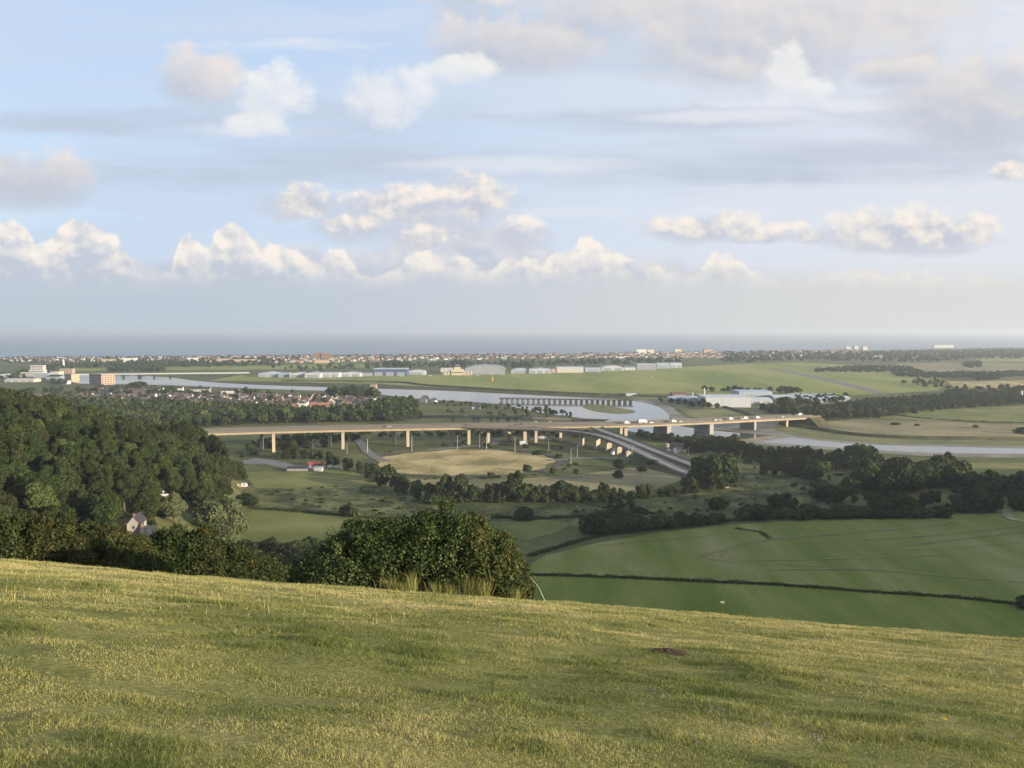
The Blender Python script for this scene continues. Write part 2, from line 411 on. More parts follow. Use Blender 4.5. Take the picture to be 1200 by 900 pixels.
# river
sheet("river", [(60, 438.6), (140, 439.6), (196, 442), (228, 446.2), (300, 451), (440, 455.5), (520, 458), (600, 462), (680, 466), (735, 469), (770, 476), (784, 485), (785, 493), (800, 500), (860, 507), (930, 513), (1000, 520), (1100, 523), (1290, 526),
                (1290, 533.5), (1100, 531.8), (1000, 526.6), (930, 522), (860, 516.5), (800, 513), (745, 507), (705, 496), (680, 490), (640, 485), (610, 479), (590, 474.5), (560, 471.5), (500, 468), (450, 463), (420, 459.5), (300, 455.5), (200, 451.5), (130, 450), (90, 449)], M['river'], Z3, "wide pale tidal river winding across the valley", "river", True)
sheet("river_bank", [(735, 467.5), (765, 470), (786, 476), (796, 484), (812, 491), (860, 494), (880, 496), (830, 498), (795, 497), (786, 489), (774, 478), (752, 471.5)], F_['mud'], Z4, "pale mud on the outer bend of the river", "river bank")
sheet("river_bank", [(830, 497), (900, 494), (945, 502), (1000, 512), (1100, 517.5), (1290, 521), (1290, 527), (1100, 523.5), (1000, 520), (930, 513), (860, 506), (815, 500)], F_['mud'], Z4, "pale strip of mud along the far bank under the bridge", "river bank")
sheet("river_bank", [(905, 500), (945, 500), (1000, 511.5), (1100, 516), (1290, 519.5), (1290, 524), (1100, 521), (1000, 517.5), (930, 510.5)], F_['marsh'], Z5, "grassy far bank of the river", "river bank")
sheet("river_bank", [(735, 465.5), (790, 467), (850, 474), (900, 482), (960, 487), (945, 495), (900, 495), (850, 493), (812, 489), (798, 481), (785, 474), (762, 469)], F_['marsh'], Z5, "grassy strip between the river bend and the sheds", "river bank")
sheet("river_bank", [(800, 512.5), (860, 515.8), (930, 521.2), (1000, 525.8), (1100, 531), (1290, 532.7), (1290, 537.5), (1100, 535), (1000, 529), (930, 524.5), (860, 518.5), (800, 515)], F_['mud'], Z4, "brown muddy margin along the near side of the river", "river bank")
sheet("island", [(682.5, 476.5), (689, 473.3), (700, 474), (717, 476.5), (740, 480.5), (744, 483), (736, 485), (715, 484.6), (692, 481)], F_['marsh'], Z4, "grassy spit of land in the river bend", "island")
# wide outskirts of the golden meadow and the roundabout
rc = at(545, 541); RR = 66.0
def disc(cx, cy, r, z, n=64, sx=1.0): return [(cx + sx * r * math.cos(2 * math.pi * k / n), cy + r * math.sin(2 * math.pi * k / n), z) for k in range(n)]
def flat(name, pts, mat, label, cat):
    me = bpy.data.meshes.new(name); me.from_pydata(pts, [], [list(range(len(pts)))]); me.update()
    if me.polygons[0].normal.z < 0: me.flip_normals()
    me.materials.append(mat); return tag(link(name, me), label, cat, kind="structure")
mring = [(rc.x + 1.08 * (RR + 2.5 * math.sin(5 * a) + 2.2 * math.sin(11 * a + 1)) * math.cos(a), rc.y + (RR + 2.5 * math.sin(5 * a) + 2.2 * math.sin(11 * a + 1)) * math.sin(a), Z3) for a in np.linspace(0, 2 * math.pi, 97)[:-1]]
flat("meadow", mring, F_['gold'], "golden dry grass filling the roundabout", "meadow")
ring = [Vector((rc.x + 1.08 * (RR + 6) * math.cos(a), rc.y + (RR + 6) * math.sin(a), 0)) for a in np.linspace(0, 2 * math.pi, 49)]
mb = MB(); sweep(mb, ring, [(3.2, Z5), (-3.2, Z5)], close=False)
tag(mb.obj("road", M['asphalt']), "grey ring road round the golden roundabout meadow", "road", kind="structure")
mb = MB(); sweep(mb, ring, [(-3.1, .2), (-3.1, .41), (-3.4, .41), (-3.4, .2)]); sweep(mb, ring, [(3.4, .2), (3.4, .41), (3.1, .41), (3.1, .2)])
tag(mb.obj("kerb", F_['rough']), "low grassy kerbs on both sides of the ring road", "kerb", kind="structure")
ribbon("road", [at(640, 540), at(700, 537), at(770, 541), at(800, 549)], 8, M['asphalt_pale'], "grey road leading from the roundabout towards the slip roads", "road", .19)
ribbon("road", [at(455, 541), at(440, 536), at(430, 529), at(425, 522), at(418, 515)], 8, M['asphalt_pale'], "grey road passing from the roundabout under the viaduct", "road", .19)
ribbon("road", [at(296, 534), at(312, 522), at(328, 512), at(352, 499), at(372, 492)], 9, M['asphalt'], "road slanting under the left end of the viaduct", "road", .19)
ribbon("road", [at(496, 467), at(491, 472), at(484, 479), at(480, 488)], 9, M['asphalt'], "road running towards the river behind the wooded bank", "road", .14)
ribbon("road", [at(500, 528), at(540, 524), at(575, 521), at(585, 514)], 8, M['asphalt_pale'], "grey road under the middle of the viaduct", "road", .23)
ribbon("runway", [at(905, 432), at(950, 441), at(990, 450), at(1033, 461)], 26, M['asphalt_pale'], "grey runway crossing the right part of the airfield", "runway", .10, 60)
sheet("yard", [(284, 540), (300, 537), (320, 539), (345, 545), (385, 546), (380, 550), (340, 551.5), (312, 544), (286, 544)], M['asphalt_pale'], Z3, "grey gravel yard under the left piers", "yard", False)
# tracks on the wide pasture, real strips of pale trodden earth
def broken(name, c, cover):
    m, nt, out = newmat(name); p = pos(nt); n = noise(nt, p, .55, 5, .7); b = noise(nt, p, .09, 3, .6)
    d = nt.nodes.new("ShaderNodeBsdfDiffuse"); nt.links.new(ramp(nt, n, [(.35, tuple(x * .7 for x in c)), (.65, c)]), d.inputs[0])
    t = nt.nodes.new("ShaderNodeBsdfTransparent"); mx = nt.nodes.new("ShaderNodeMixShader")
    f = mth(nt, 'ADD', mth(nt, 'MULTIPLY', n, .6), mth(nt, 'MULTIPLY', b, .5))
    k = ramp(nt, f, [(cover - .14, (0, 0, 0)), (cover + .16, (.6, .6, .6))])
    nt.links.new(k, mx.inputs[0]); nt.links.new(t.outputs[0], mx.inputs[1]); nt.links.new(d.outputs[0], mx.inputs[2]); nt.links.new(mx.outputs[0], out.inputs[0]); return m
M['worn'] = broken('worn_grass_track', (.26, .245, .125), .50)
M['track'] = land('trodden_track', (.12, .135, .055), (.20, .19, .105), (.30, .27, .18), .05, .5)
for pts, w in (([(822, 651), (850, 645), (880, 636), (920, 631), (990, 625), (1080, 618), (1120, 612)], 2.6),
               ([(1010, 633), (1060, 630), (1150, 622), (1215, 613)], 2.2), ([(1050, 640), (1100, 635), (1215, 622)], 2.4),
               ([(822, 651), (835, 656), (880, 660), (960, 664), (1060, 671)], 1.5), ([(850, 648), (846, 653), (880, 657), (1000, 655), (1120, 650)], 1.2), ([(900, 668), (1010, 668), (1110, 676), (1215, 684)], 1.4), ([(1060, 645), (1140, 641), (1215, 634)], 1.2), ([(700, 640), (760, 634), (830, 628), (900, 620)], 1.2)):
    ribbon("footpath", [at(*q) for q in pts], w * 1.5, M['worn'], "pale trodden track across the wide pasture", "footpath", .10, 6)
ribbon("footpath", [at(1215, 615), at(1184, 608), at(1180, 600), at(1192, 594), at(1215, 590)], 5, M['track'], "pale track bending at the right end of the hedge", "footpath", .11, 6)
# raised flood banks
def bankline(name, px, w, h, mat, label, cat, step=14):
    mb = MB(); sweep(mb, spline([at(*q) for q in px], step), [(w / 2, -.1), (w * .15, h), (-w * .15, h), (-w / 2, -.1)])
    return tag(mb.obj(name, mat), label, cat, kind="structure")
bankline("flood_bank", [(330, 446.5), (420, 447.5), (475, 449), (500, 452), (600, 458), (680, 462), (735, 463.5)], 14, 3.0, F_['bank'], "dark grassy flood bank along the airfield", "flood bank")
bankline("flood_bank", [(915, 497), (960, 504), (1000, 510), (1060, 514), (1130, 515), (1215, 516), (1290, 517)], 10, 3.0, F_['bank'], "dark flood bank on the far side of the river at the right", "flood bank")
bankline("flood_bank", [(700, 462), (780, 466), (830, 473), (865, 482), (890, 490)], 10, 2.2, F_['bank'], "low bank following the river bend below the sheds", "flood bank")

# ------------------------------------------------------------------ road viaduct
def deck_pt(px, py, z): return at(px, py, z)
def viaduct(name, label, cat, pts, w, depth, piers, fascia, step=10, parapet=True, marks=(), ground_below=None):
    root = thing(name, label, cat, (0, 0, 0))
    P = spline(pts, step)
    mb = MB(); sweep(mb, P, [(w / 2, -.02), (w / 2, -.55), (w / 2 - 1.5, -.75), (w / 2 - 2.0, -depth), (-w / 2 + 2.0, -depth), (-w / 2 + 1.5, -.75), (-w / 2, -.55), (-w / 2, -.02)])
    mb.obj("deck", fascia, root)
    mb = MB(); sweep(mb, P, [(w / 2 - .5, .03), (-w / 2 + .5, .03)], close=False); mb.obj("carriageway", M['asphalt'] if w > 12 else M['asphalt_pale'], root)
    for o in marks:
        mb = MB(); sweep(mb, P, [(o + .14, .036), (o - .14, .036)], close=False); mb.obj("lane_line", M['line'], root)
    if parapet:
        N = normals2(P)
        for sd in (1, -1):
            q = [p + n * (sd * (w / 2 - .28)) for p, n in zip(P, N)]
            mb = MB(); sweep(mb, q, [(.33, -.65), (.33, .75), (.1, .75), (.1, 0.02), (.1, -.65)] if sd > 0 else [(-.1, -.65), (-.1, .02), (-.1, .75), (-.33, .75), (-.33, -.65)])
            for a, b in zip(q[:-1], q[1:]):
                for t in np.arange(0, 1, 3.0 / max(3.0, (b - a).length)):
                    c = a.lerp(b, t); mb.box(c.x - .06, c.x + .06, c.y - .06, c.y + .06, c.z + .35, c.z + 1.2)
            rail = [v + Vector((0, 0, 1.25)) for v in q]; sweep(mb, rail, [(.06, -.05), (.06, .08), (-.06, .08), (-.06, -.05)])
            rail = [v + Vector((0, 0, .8)) for v in q]; sweep(mb, rail, [(.04, -.05), (.04, .05), (-.04, .05), (-.04, -.05)])
            mb.obj("parapet", M['rail_grey'], root)
    for (px, w_, t_, kind, off) in piers:          # px = picture column of the pier; off = offset across the deck
        best = min(range(len(P)), key=lambda i: abs(P[i].x / P[i].y - (px - CX) / F))
        d = P[min(best + 1, len(P) - 1)] - P[max(best - 1, 0)]; d.z = 0; d.normalize(); n = Vector((d.y, -d.x, 0))
        c = P[best] + n * off
        k = ((px - CX) / F * c.y - c.x) / max(d.x - (px - CX) / F * d.y, .2); c = c + d * k
        top = P[best].z - depth; a = math.atan2(d.y, d.x)
        mb = MB(); g = hz(c.x, c.y) - .5 if kind != 'wall' else -2
        def rot(lx, ly): return (c.x + lx * math.cos(a) - ly * math.sin(a), c.y + lx * math.sin(a) + ly * math.cos(a))
        flare = 1.35 if kind == 'flare' else 1.0
        lv = [(g, 1), (top - 2.2, 1), (top - .35, flare), (top, flare)]; v = []; f = []
        for z, s in lv:
            for (lx, ly) in ((-w_ / 2, -t_ / 2 * s), (w_ / 2, -t_ / 2 * s), (w_ / 2, t_ / 2 * s), (-w_ / 2, t_ / 2 * s)):
                X, Y = rot(lx, ly); v.append((X, Y, z))
        for i in range(3):
            for j in range(4): f.append((i * 4 + j, i * 4 + (j + 1) % 4, (i + 1) * 4 + (j + 1) % 4, (i + 1) * 4 + j))
        f += [(3, 2, 1, 0), (12, 13, 14, 15)]
        mb.add(v, f); mb.obj("pier", M['concrete_grey'] if kind == 'wall' else M['concrete'], root)
    return root, P
main_pts = [deck_pt(a_, b_ + 1.6, c_) for a_, b_, c_ in [(150, 507.5, 21), (235, 503.8, 20), (330, 501, 19.2), (420, 499, 18.4), (530, 497, 17.4), (620, 495.8, 16.4), (697, 495, 15.2), (760, 493.6, 14.2), (830, 490.8, 13), (900, 487.5, 11), (952, 485.2, 9.3)]]
mp = []
for px, n in ((242, 0), (304.5, 1), (318.7, 0), (385, 1), (400.5, 0), (460.5, 1), (477, 0), (531, 1), (549, 0), (572, 0), (596.5, 1), (615, 1), (628, 0), (657, 0)):
    mp.append((px, 2.6 if n == 0 else 3.2, 2.8, 'flare', 6.5 if n == 0 else -6.5))
mp += [(728, 2.6, 3, 'flare', 6), (733.5, 3.2, 3, 'flare', 2), (777, 5, 24, 'wall', 0), (826, 5, 24, 'wall', 0), (878, 3.0, 20, 'wall', 0), (923, 2.6, 3, 'flare', 6)]
V1, PM = viaduct("road_viaduct", "long cream concrete road viaduct crossing the whole valley and the river", "viaduct", main_pts, 23, 2.9, mp, M['fascia'], marks=(7.6, 4.2, -4.2, -7.6))
mb = MB(); sweep(mb, PM, [(.45, .04), (.3, .8), (-.3, .8), (-.45, .04)]); mb.obj("central_reserve", M['rail_grey'], V1)
slip_pts = [deck_pt(505, 499.0, 17.3), deck_pt(540, 499.6, 17), deck_pt(600, 501.2, 16), deck_pt(650, 503.5, 14.6), deck_pt(697, 509.2, 12.6), deck_pt(722, 517, 10.6), deck_pt(742, 525.5, 8.4), deck_pt(776, 541.5, 4.4), deck_pt(810, 556.5, 1.3), deck_pt(845, 571, .6)]
V2, PS = viaduct("slip_road_viaduct", "curving concrete slip road descending from the viaduct towards the viewer", "viaduct", slip_pts, 12, 1.7,
                 [(682, 2.8, 5, 'plain', 0), (700.5, 2.8, 5.4, 'plain', 0), (714, 2.8, 5, 'plain', 0), (726, 3, 4.6, 'plain', 0), (737, 3, 4.4, 'plain', 0)], M['concrete'], marks=(4.6, 0, -4.6))
slip2 = [deck_pt(800, 492.6, 13.6), deck_pt(760, 494.3, 14.2), deck_pt(725, 495.6, 14.1), deck_pt(706, 497.2, 13.6), deck_pt(699.5, 500, 12.8), deck_pt(705, 504.5, 11.6), deck_pt(727, 512.2, 9.4), deck_pt(745, 519.2, 7.4), deck_pt(767, 528, 4.9), deck_pt(817, 546.8, 1.6), deck_pt(860, 562, .7)]
V3, PS2 = viaduct("slip_road_viaduct", "second slip road looping tightly off the river bridge down to the right", "viaduct", slip2, 11.5, 1.7, [], M['concrete_grey'], marks=(4.3, 0, -4.3))
up_pts = [deck_pt(480, 487.9, 9.5), deck_pt(497, 488.0, 12), deck_pt(530, 487.79999999999995, 14), deck_pt(575, 488.4, 15.5), deck_pt(625, 490.0, 16.5), deck_pt(670, 491.7, 15), deck_pt(712, 493.2, 15.6)]
V4, PU = viaduct("slip_road_viaduct", "grey concrete slip road on short piers behind the main viaduct", "viaduct", up_pts, 9.5, 1.6,
                 [(px, 2.2, 3.4, 'plain', 0) for px in (530.7, 555, 560, 575.5, 582.7, 595, 604.5, 628, 645)], M['concrete_grey'], marks=(3.6,))
# embankment carrying the lower end of both slip roads
mb = MB()
for P in (PS, PS2):
    q = [p for p in P if p.z < 7.6 and p.y < 760]
    if q[0].z < q[-1].z: q = q[::-1]
    N = normals2(q); v = []; f = []
    for p, n in zip(q, N):
        for o, z in ((-6.4 - p.z * 1.5, -.3), (-6.2, p.z - .65), (6.2, p.z - .65), (6.4 + p.z * 1.5, -.3)): v.append((p.x + n.x * o, p.y + n.y * o, z))
    for i in range(len(q) - 1):
        for j in range(3): f.append((i * 4 + j, i * 4 + j + 1, (i + 1) * 4 + j + 1, (i + 1) * 4 + j))
    mb.add(v, f)
tag(mb.obj("embankment", F_['bank']), "grassy embankment under the lower ends of the slip roads", "embankment", kind="structure")
mb = MB(); q = [p - Vector((0, 0, 1.2)) for p in PM if p.x > 318]
sweep(mb, q, [(13, 0), (26, -9), (-26, -9), (-13, 0)]); tag(mb.obj("embankment", F_['bank']), "grassy embankment at the far right end of the viaduct", "embankment", kind="structure")

# ------------------------------------------------------------------ timber bridge and rail bridge
def on_line(a, b, t): return a.lerp(b, t)
tr = thing("timber_footbridge", "low dark timber trestle bridge across the river behind the viaduct", "bridge", (0, 0, 0))
a = at(585, 466.6, 5); b = at(742, 468.6, 5)
P = [on_line(a, b, t) for t in np.linspace(0, 1, 30)]
mb = MB(); sweep(mb, P, [(2.4, 0), (2.4, -1.0), (-2.4, -1.0), (-2.4, 0)]); mb.obj("deck", M['timber'], tr)
for sd in (-1, 1):
    mb = MB(); N = normals2(P)
    q = [p + n * sd * 2.2 for p, n in zip(P, N)]
    sweep(mb, [p + Vector((0, 0, 1.1)) for p in q], [(.1, -.1), (.1, .1), (-.1, .1), (-.1, -.1)])
    for p in q: mb.box(p.x - .12, p.x + .12, p.y - .12, p.y + .12, p.z, p.z + 1.1)
    mb.obj("railing", M['timber'], tr)
for t in np.linspace(.02, .98, 25):
    p = on_line(a, b, t); mb = MB()
    for sx, sy in ((-1.5, -2.2), (1.5, -2.2), (-1.5, 2.2), (1.5, 2.2), (0, -2.2), (0, 2.2)):
        mb.tube([(p.x + sx, p.y + sy * 1.25, -1), (p.x + sx, p.y + sy, p.z - 1)], .55, 6)
    mb.box(p.x - 2.2, p.x + 2.2, p.y - 2.6, p.y + 2.6, p.z - 1.9, p.z - 1.0)
    mb.obj("trestle", M['timber'], tr)
rb = thing("rail_bridge", "long pale green railway bridge on dark piers beyond the town roofs", "bridge", (0, 0, 0))
a = at(86, 438.3, 9); b = at(292, 436.2, 9)
P = [on_line(a, b, t) for t in np.linspace(0, 1, 40)]
mb = MB(); sweep(mb, P, [(4, 0), (4, -2.6), (-4, -2.6), (-4, 0)]); mb.obj("girder", M['rail_green'], rb)
mb = MB(); sweep(mb, P, [(3.2, .05), (3.2, .6), (-3.2, .6), (-3.2, .05)]); mb.obj("track_bed", M['concrete_grey'], rb)
for px in (143, 160.5, 162.5, 178.5, 197, 214.5, 234, 252, 270):
    t = (px - 86) / 206; p = on_line(a, b, t); mb = MB()
    mb.tube([(p.x, p.y - 2.5, -1), (p.x, p.y - 2.5, p.z - 3.4)], 1.5, 8); mb.tube([(p.x, p.y + 2.5, -1), (p.x, p.y + 2.5, p.z - 3.4)], 1.5, 8)
    mb.obj("pier", M['dark'], rb)

# ------------------------------------------------------------------ vehicles
def wheel_pair(root, xs, y, r, wid=.24):
    for x in xs:
        for s in (-1, 1):
            mb = MB(); mb.tube([(x, s * y - wid / 2, r), (x, s * y + wid / 2, r)], r, 12); w = mb.obj("wheel", M['rubber'], root)
            mb = MB(); mb.tube([(x, s * (y + .0) - wid / 2 - .015, r), (x, s * y + wid / 2 + .015, r)], r * .55, 10); mb.obj("rim", M['steel'], w)
def lights(root, xf, xb, y, z):
    for s in (-1, 1):
        MB().box(xf - .05, xf + .03, s * y - .18, s * y + .18, z - .1, z + .1).obj("headlight", M['white'], root)
        MB().box(xb - .03, xb + .05, s * y - .15, s * y + .15, z, z + .2).obj("tail_light", M['red'], root)
def car(paint):
    r = thing("car", "x", "car")
    mb = MB(); mb.prism([(-2.1, .3), (2.1, .3), (2.15, .62), (1.95, .85), (.95, .98), (-1.75, 1.0), (-2.1, .9)], 'y', -.86, .86)
    mb.prism([(-1.5, 1.38), (.2, 1.4), (.25, 1.45), (-.1, 1.5), (-1.3, 1.48)], 'y', -.70, .70); mb.obj("body", paint, r)
    MB().prism([(-1.85, .99), (.95, .975), (.22, 1.42), (-1.48, 1.41)], 'y', -.74, .74).obj("window", M['glass'], r)
    wheel_pair(r, (-1.3, 1.3), .78, .33); lights(r, 2.1, -2.12, .62, .66)
    return Proto(r)
def van(paint):
    r = thing("van", "x", "van")
    MB().prism([(-2.7, .4), (2.6, .4), (2.75, .8), (2.6, 1.1), (1.7, 1.35), (1.15, 2.25), (.9, 2.4), (-2.6, 2.4), (-2.72, 2.2)], 'y', -.97, .97).obj("body", paint, r)
    MB().prism([(1.2, 2.18), (1.76, 1.38), (1.9, 1.36), (1.3, 2.2)], 'y', -.85, .85).obj("windscreen", M['glass'], r)
    for s in (-1, 1): MB().box(.5, 1.2, s * .975 - .01, s * .975 + .01, 1.4, 2.0).obj("window", M['glass'], r)
    wheel_pair(r, (-1.7, 1.7), .86, .36); lights(r, 2.7, -2.72, .75, .8)
    return Proto(r)
def lorry(paint, boxm):
    r = thing("lorry", "x", "lorry")
    mb = MB(); mb.prism([(2.3, .5), (4.2, .5), (4.25, 1.6), (4.0, 2.9), (2.3, 2.95)], 'y', -1.15, 1.15); mb.obj("cab", paint, r)
    MB().box(-4.2, 2.1, -1.25, 1.25, 1.0, 3.7).obj("cargo_box", boxm, r)
    MB().box(-4.2, 4.0, -.5, .5, .6, .95).obj("chassis", M['dark'], r)
    MB().prism([(4.24, 1.65), (4.29, 1.67), (4.06, 2.7), (4.0, 2.68)], 'y', -1.05, 1.05).obj("windscreen", M['glass'], r)
    wheel_pair(r, (-3.2, -2.2, 3.2), 1.05, .5, .3); lights(r, 4.22, -4.22, .9, .8)
    return Proto(r)
cars = {'white': car(M['white']), 'dark': car(M['dark']), 'red': car(M['red']), 'blue': car(M['blue']), 'grey': car(M['steel'])}
van_w = van(M['white']); lorry_w = lorry(M['white'], M['sheet_white']); lorry_b = lorry(M['blue'], M['sheet_grey'])
def on_deck(P, px, off):
    best = min(range(1, len(P) - 1), key=lambda i: abs(P[i].x / P[i].y - (px - CX) / F))
    d = P[best + 1] - P[best - 1]; n = Vector((d.y, -d.x, 0)).normalized(); sl = d.normalized()
    c = P[best] + n * off
    c = c + sl * ((((px - CX) / F) * c.y - c.x) / max(sl.x - (px - CX) / F * sl.y, .3))
    return c + Vector((0, 0, .04)), math.atan2(d.y, d.x)
TR = "vehicles crossing the river bridge"
for px, off, k, fl, lab in ((735.5, 6.3, van_w, 0, "white van leftmost of the traffic on the river bridge"), (753.5, 6.3, lorry_w, 0, "white box lorry on the river bridge left of the first dark pier"),
        (764, 6.3, cars['grey'], 0, "grey car just behind the white box lorry on the bridge"), (790.5, 6.3, van_w, 0, "white van close to a car above the river middle"),
        (798.5, 6.4, cars['white'], 0, "white car close in front of a van above the river middle"), (839.5, 6.4, cars['grey'], 0, "grey car on the bridge right of the second dark pier"),
        (845, 6.4, cars['white'], 0, "white car following a grey car right of the second dark pier"), (857.5, 6.3, van_w, 0, "lone white van on the bridge nearer the third pier"),
        (870.5, 6.3, cars['white'], 0, "white car directly above the third bridge pier"), (875, 6.2, van_w, 0, "white van right beside the car above the third pier"),
        (889, 6.2, van_w, 0, "white van between the third pier and the small cream pier"), (918, 6.2, cars['white'], 0, "white car on the bridge above the small cream pier"),
        (938, -5, van_w, 1, "white van at the far right end of the bridge by trees"), (610, 5, cars['dark'], 1, "dark car on the long viaduct left of the river"), (455, 5, cars['grey'], 1, "grey car on the left half of the long viaduct")):
    p, a = on_deck(PM, px, off); k.put(p, a + (math.pi if fl else 0), (1.15, 1.15, 1.15), lab, TR)
p, a = on_deck(PU, 545, 1.5); cars['grey'].put(p, a, (1, 1, 1), "grey car on the slip road behind the main viaduct")
lorry_b.put(at(613, 521.5) + Vector((0, 0, .3)), .5, (1, 1, 1), "dark blue lorry parked beneath the viaduct piers")
van_w.put(at(590, 546) + Vector((0, 0, .05)), .2, (.01, .01, .01)) if 0 else None
# horsebox, trailer and caravan by the wood
def trailer(paint, roof, name, cat):
    r = thing(name, "x", cat)
    MB().prism([(-1.9, .6), (1.9, .6), (2.2, 1.2), (1.8, 2.3), (-1.8, 2.35), (-2.0, 1.4)], 'y', -1.05, 1.05).obj("body", paint, r)
    MB().prism([(-1.85, 2.36), (1.85, 2.31), (1.5, 2.62), (-1.6, 2.66)], 'y', -1.1, 1.1).obj("roof", roof, r)
    for s in (-1, 1): MB().box(-.8, .8, s * 1.06 - .01, s * 1.06 + .01, 1.45, 2.0).obj("window", M['glass'], r)
    MB().box(2.0, 3.2, -.06, .06, .5, .62).obj("tow_bar", M['steel'], r); wheel_pair(r, (-.2,), .98, .36)
    return Proto(r)
horsebox = lorry(M['brick'], M['brick_pale'])
def gp(px, py): 
    """ground point under a picture point, on whatever slope lies there"""
    d0 = 60.0
    lo = None
    for d in np.arange(60, 1400, 2.0):
        z = EYE - tn(py) * d
        if z <= hz(ux(px, py) * d, d): lo = d; break
    return Vector((ux(px, py) * lo, lo, EYE - tn(py) * lo))
p = gp(276.5, 573.5); horsebox.put((p.x, p.y, hz(p.x, p.y)), 1.1, (.9, .9, .9), "red brown livestock lorry with pale roof beside the wood", None, "lorry")
cv = trailer(M['white'], M['sheet_white'], "caravan", "caravan"); p = gp(286, 571.5); cv.put((p.x, p.y, hz(p.x, p.y)), .3, (1.1, 1.1, 1.1), "white caravan parked right beside the red brown lorry")

# ------------------------------------------------------------------ street lamps, posts, gantries
def lamp():
    r = thing("street_lamp", "x", "lamp")
    MB().tube([(0, 0, -.2), (0, 0, 1.6), (0, 0, 10)], [.16, .16, .09], 8).obj("pole", M['steel'], r)
    MB().tube([(0, 0, 9.9), (.5, 0, 10.25), (1.5, 0, 10.35)], [.07, .06, .05], 6).obj("bracket", M['steel'], r)
    MB().box(1.3, 2.1, -.17, .17, 10.28, 10.48).obj("lantern", M['sheet_grey'], r)
    return Proto(r)
LP = lamp(); LG = "lamps around the roundabout and viaduct"
for px, t, b_, lab in ((367, 515, 530, "leftmost lamp, left of the second pair of piers"), (406.7, 519, 532, "short lamp just right of the tall cream pier"), (430.7, 513, 531, "lamp midway between the third and fourth pier pairs"),
        (482.7, 510, 529, "lamp just right of the fourth tall pier"), (536, 510, 527, "lamp beside the lit stub pier in the middle"), (562, 507, 525, "left one of two lamps close together by grey piers"),
        (570, 510, 527, "right one of two lamps close together by grey piers"), (603.5, 511, 530, "lamp beside the lorry under the viaduct"), (643, 515, 528, "lamp between the two wide lit piers"),
        (669, 525, 545, "lamp at the right bend of the ring road"), (676.5, 520.5, 536, "lamp just behind the ring road right bend"), (736, 521, 542, "left one of two lamps beside the slip road"),
        (740.5, 522, 542, "right one of two lamps beside the slip road"), (503, 541, 551, "short lamp on the near left rim of the golden meadow"), (868, 528, 542, "lamp among trees right of the slip road end"),
        (977, 541, 552, "pale lamp in a gap of the right tree belt"), (793, 523, 533, "lamp among the rubble yard right of the slip road"), (807, 524, 534, "rightmost lamp of the rubble yard by the trees")):
    p = at(px, b_); h = (tn(b_) - tn(t)) * p.y; LP.put(p, random.uniform(-.6, .6) + (math.pi if px % 2 > 1 else 0), (h / 10.4,) * 3, lab, LG)

# ------------------------------------------------------------------ plants
def leaf_quads(P, Nrm, size, rng, diamond=False, flat=.6):
    n = len(P)
    N = Nrm + rng.normal(0, flat, (n, 3)); N /= np.linalg.norm(N, axis=1)[:, None] + 1e-9
    T = np.cross(N, rng.normal(0, 1, (n, 3))); T /= np.linalg.norm(T, axis=1)[:, None] + 1e-9
    B = np.cross(N, T); s = (size * rng.uniform(.55, 1.35, n))[:, None]
    if diamond: return np.stack([P - T * s, P + B * s * .62 + N * s * .15, P + T * s, P - B * s * .62 + N * s * .15], 1)
    j = rng.uniform(.6, 1.2, (n, 4, 1))
    return np.stack([P - T * s * j[:, 0] - B * s * j[:, 1] * .5, P + T * s * j[:, 1] * .6 - B * s * j[:, 2], P + T * s * j[:, 2] + B * s * j[:, 3] * .6, P - T * s * j[:, 3] * .5 + B * s * j[:, 0]], 1)
def lobes_leaves(C, Rl, n, size, rng, up=.25, diamond=False, squash=.85, inner=.74):
    w = Rl ** 2; i = rng.choice(len(C), n, p=w / w.sum())
    d = rng.normal(0, 1, (n, 3)); d[:, 2] += up; d /= np.linalg.norm(d, axis=1)[:, None]
    P = C[i] + d * (Rl[i] * rng.uniform(inner, 1.06, n))[:, None] * np.array([1, 1, squash])
    keep = np.ones(n, bool)
    for k in range(len(C)):
        q = (P - C[k]) / np.array([1, 1, squash]); keep &= (np.einsum('ij,ij->i', q, q) > (Rl[k] * .66) ** 2) | (i == k)
    P, d = P[keep], d[keep]
    return leaf_quads(P, d, size, rng, diamond)
def crown(seed, h, r, n, leaf, style='round'):
    """canopy with its foot at z=0; returns (quads, lobe centres)"""
    rng = np.random.default_rng(seed); k = {'hedge': 24, 'round': 20, 'tall': 18, 'shrub': 13, 'willow': 26, 'far': 8}[style]
    th = rng.uniform(0, 2 * math.pi, k); u = rng.uniform(0, 1, k)
    if style == 'tall': zc = h * (.24 + .66 * u); rad = r * .62 * np.sqrt(np.clip(1 - ((zc / h - .48) / .56) ** 2, .04, 1)) * rng.uniform(.3, 1, k); rl = r * rng.uniform(.30, .46, k)
    elif style == 'hedge': zc = h * (.10 + .74 * u); rad = r * .72 * np.sqrt(np.clip(1 - (np.maximum(zc / h - .40, 0) / .60) ** 2, .05, 1)) * rng.uniform(.2, 1, k); rl = r * rng.uniform(.28, .46, k)
    elif style == 'shrub': zc = h * (.26 + .40 * u); rad = r * .66 * rng.uniform(.1, 1, k); rl = r * rng.uniform(.30, .5, k); zc = np.minimum(zc, h - rl * .8 - (rad / r) ** 2 * h * .22)
    else: zc = h * (.34 + .50 * u); rad = r * .70 * np.sqrt(np.clip(1 - ((zc / h - .52) / .50) ** 2, .05, 1)) * rng.uniform(.35, 1, k); rl = r * rng.uniform(.26, .44, k)
    C = np.stack([rad * np.cos(th), rad * np.sin(th), zc], 1)
    return lobes_leaves(C, rl, n, leaf, rng), C
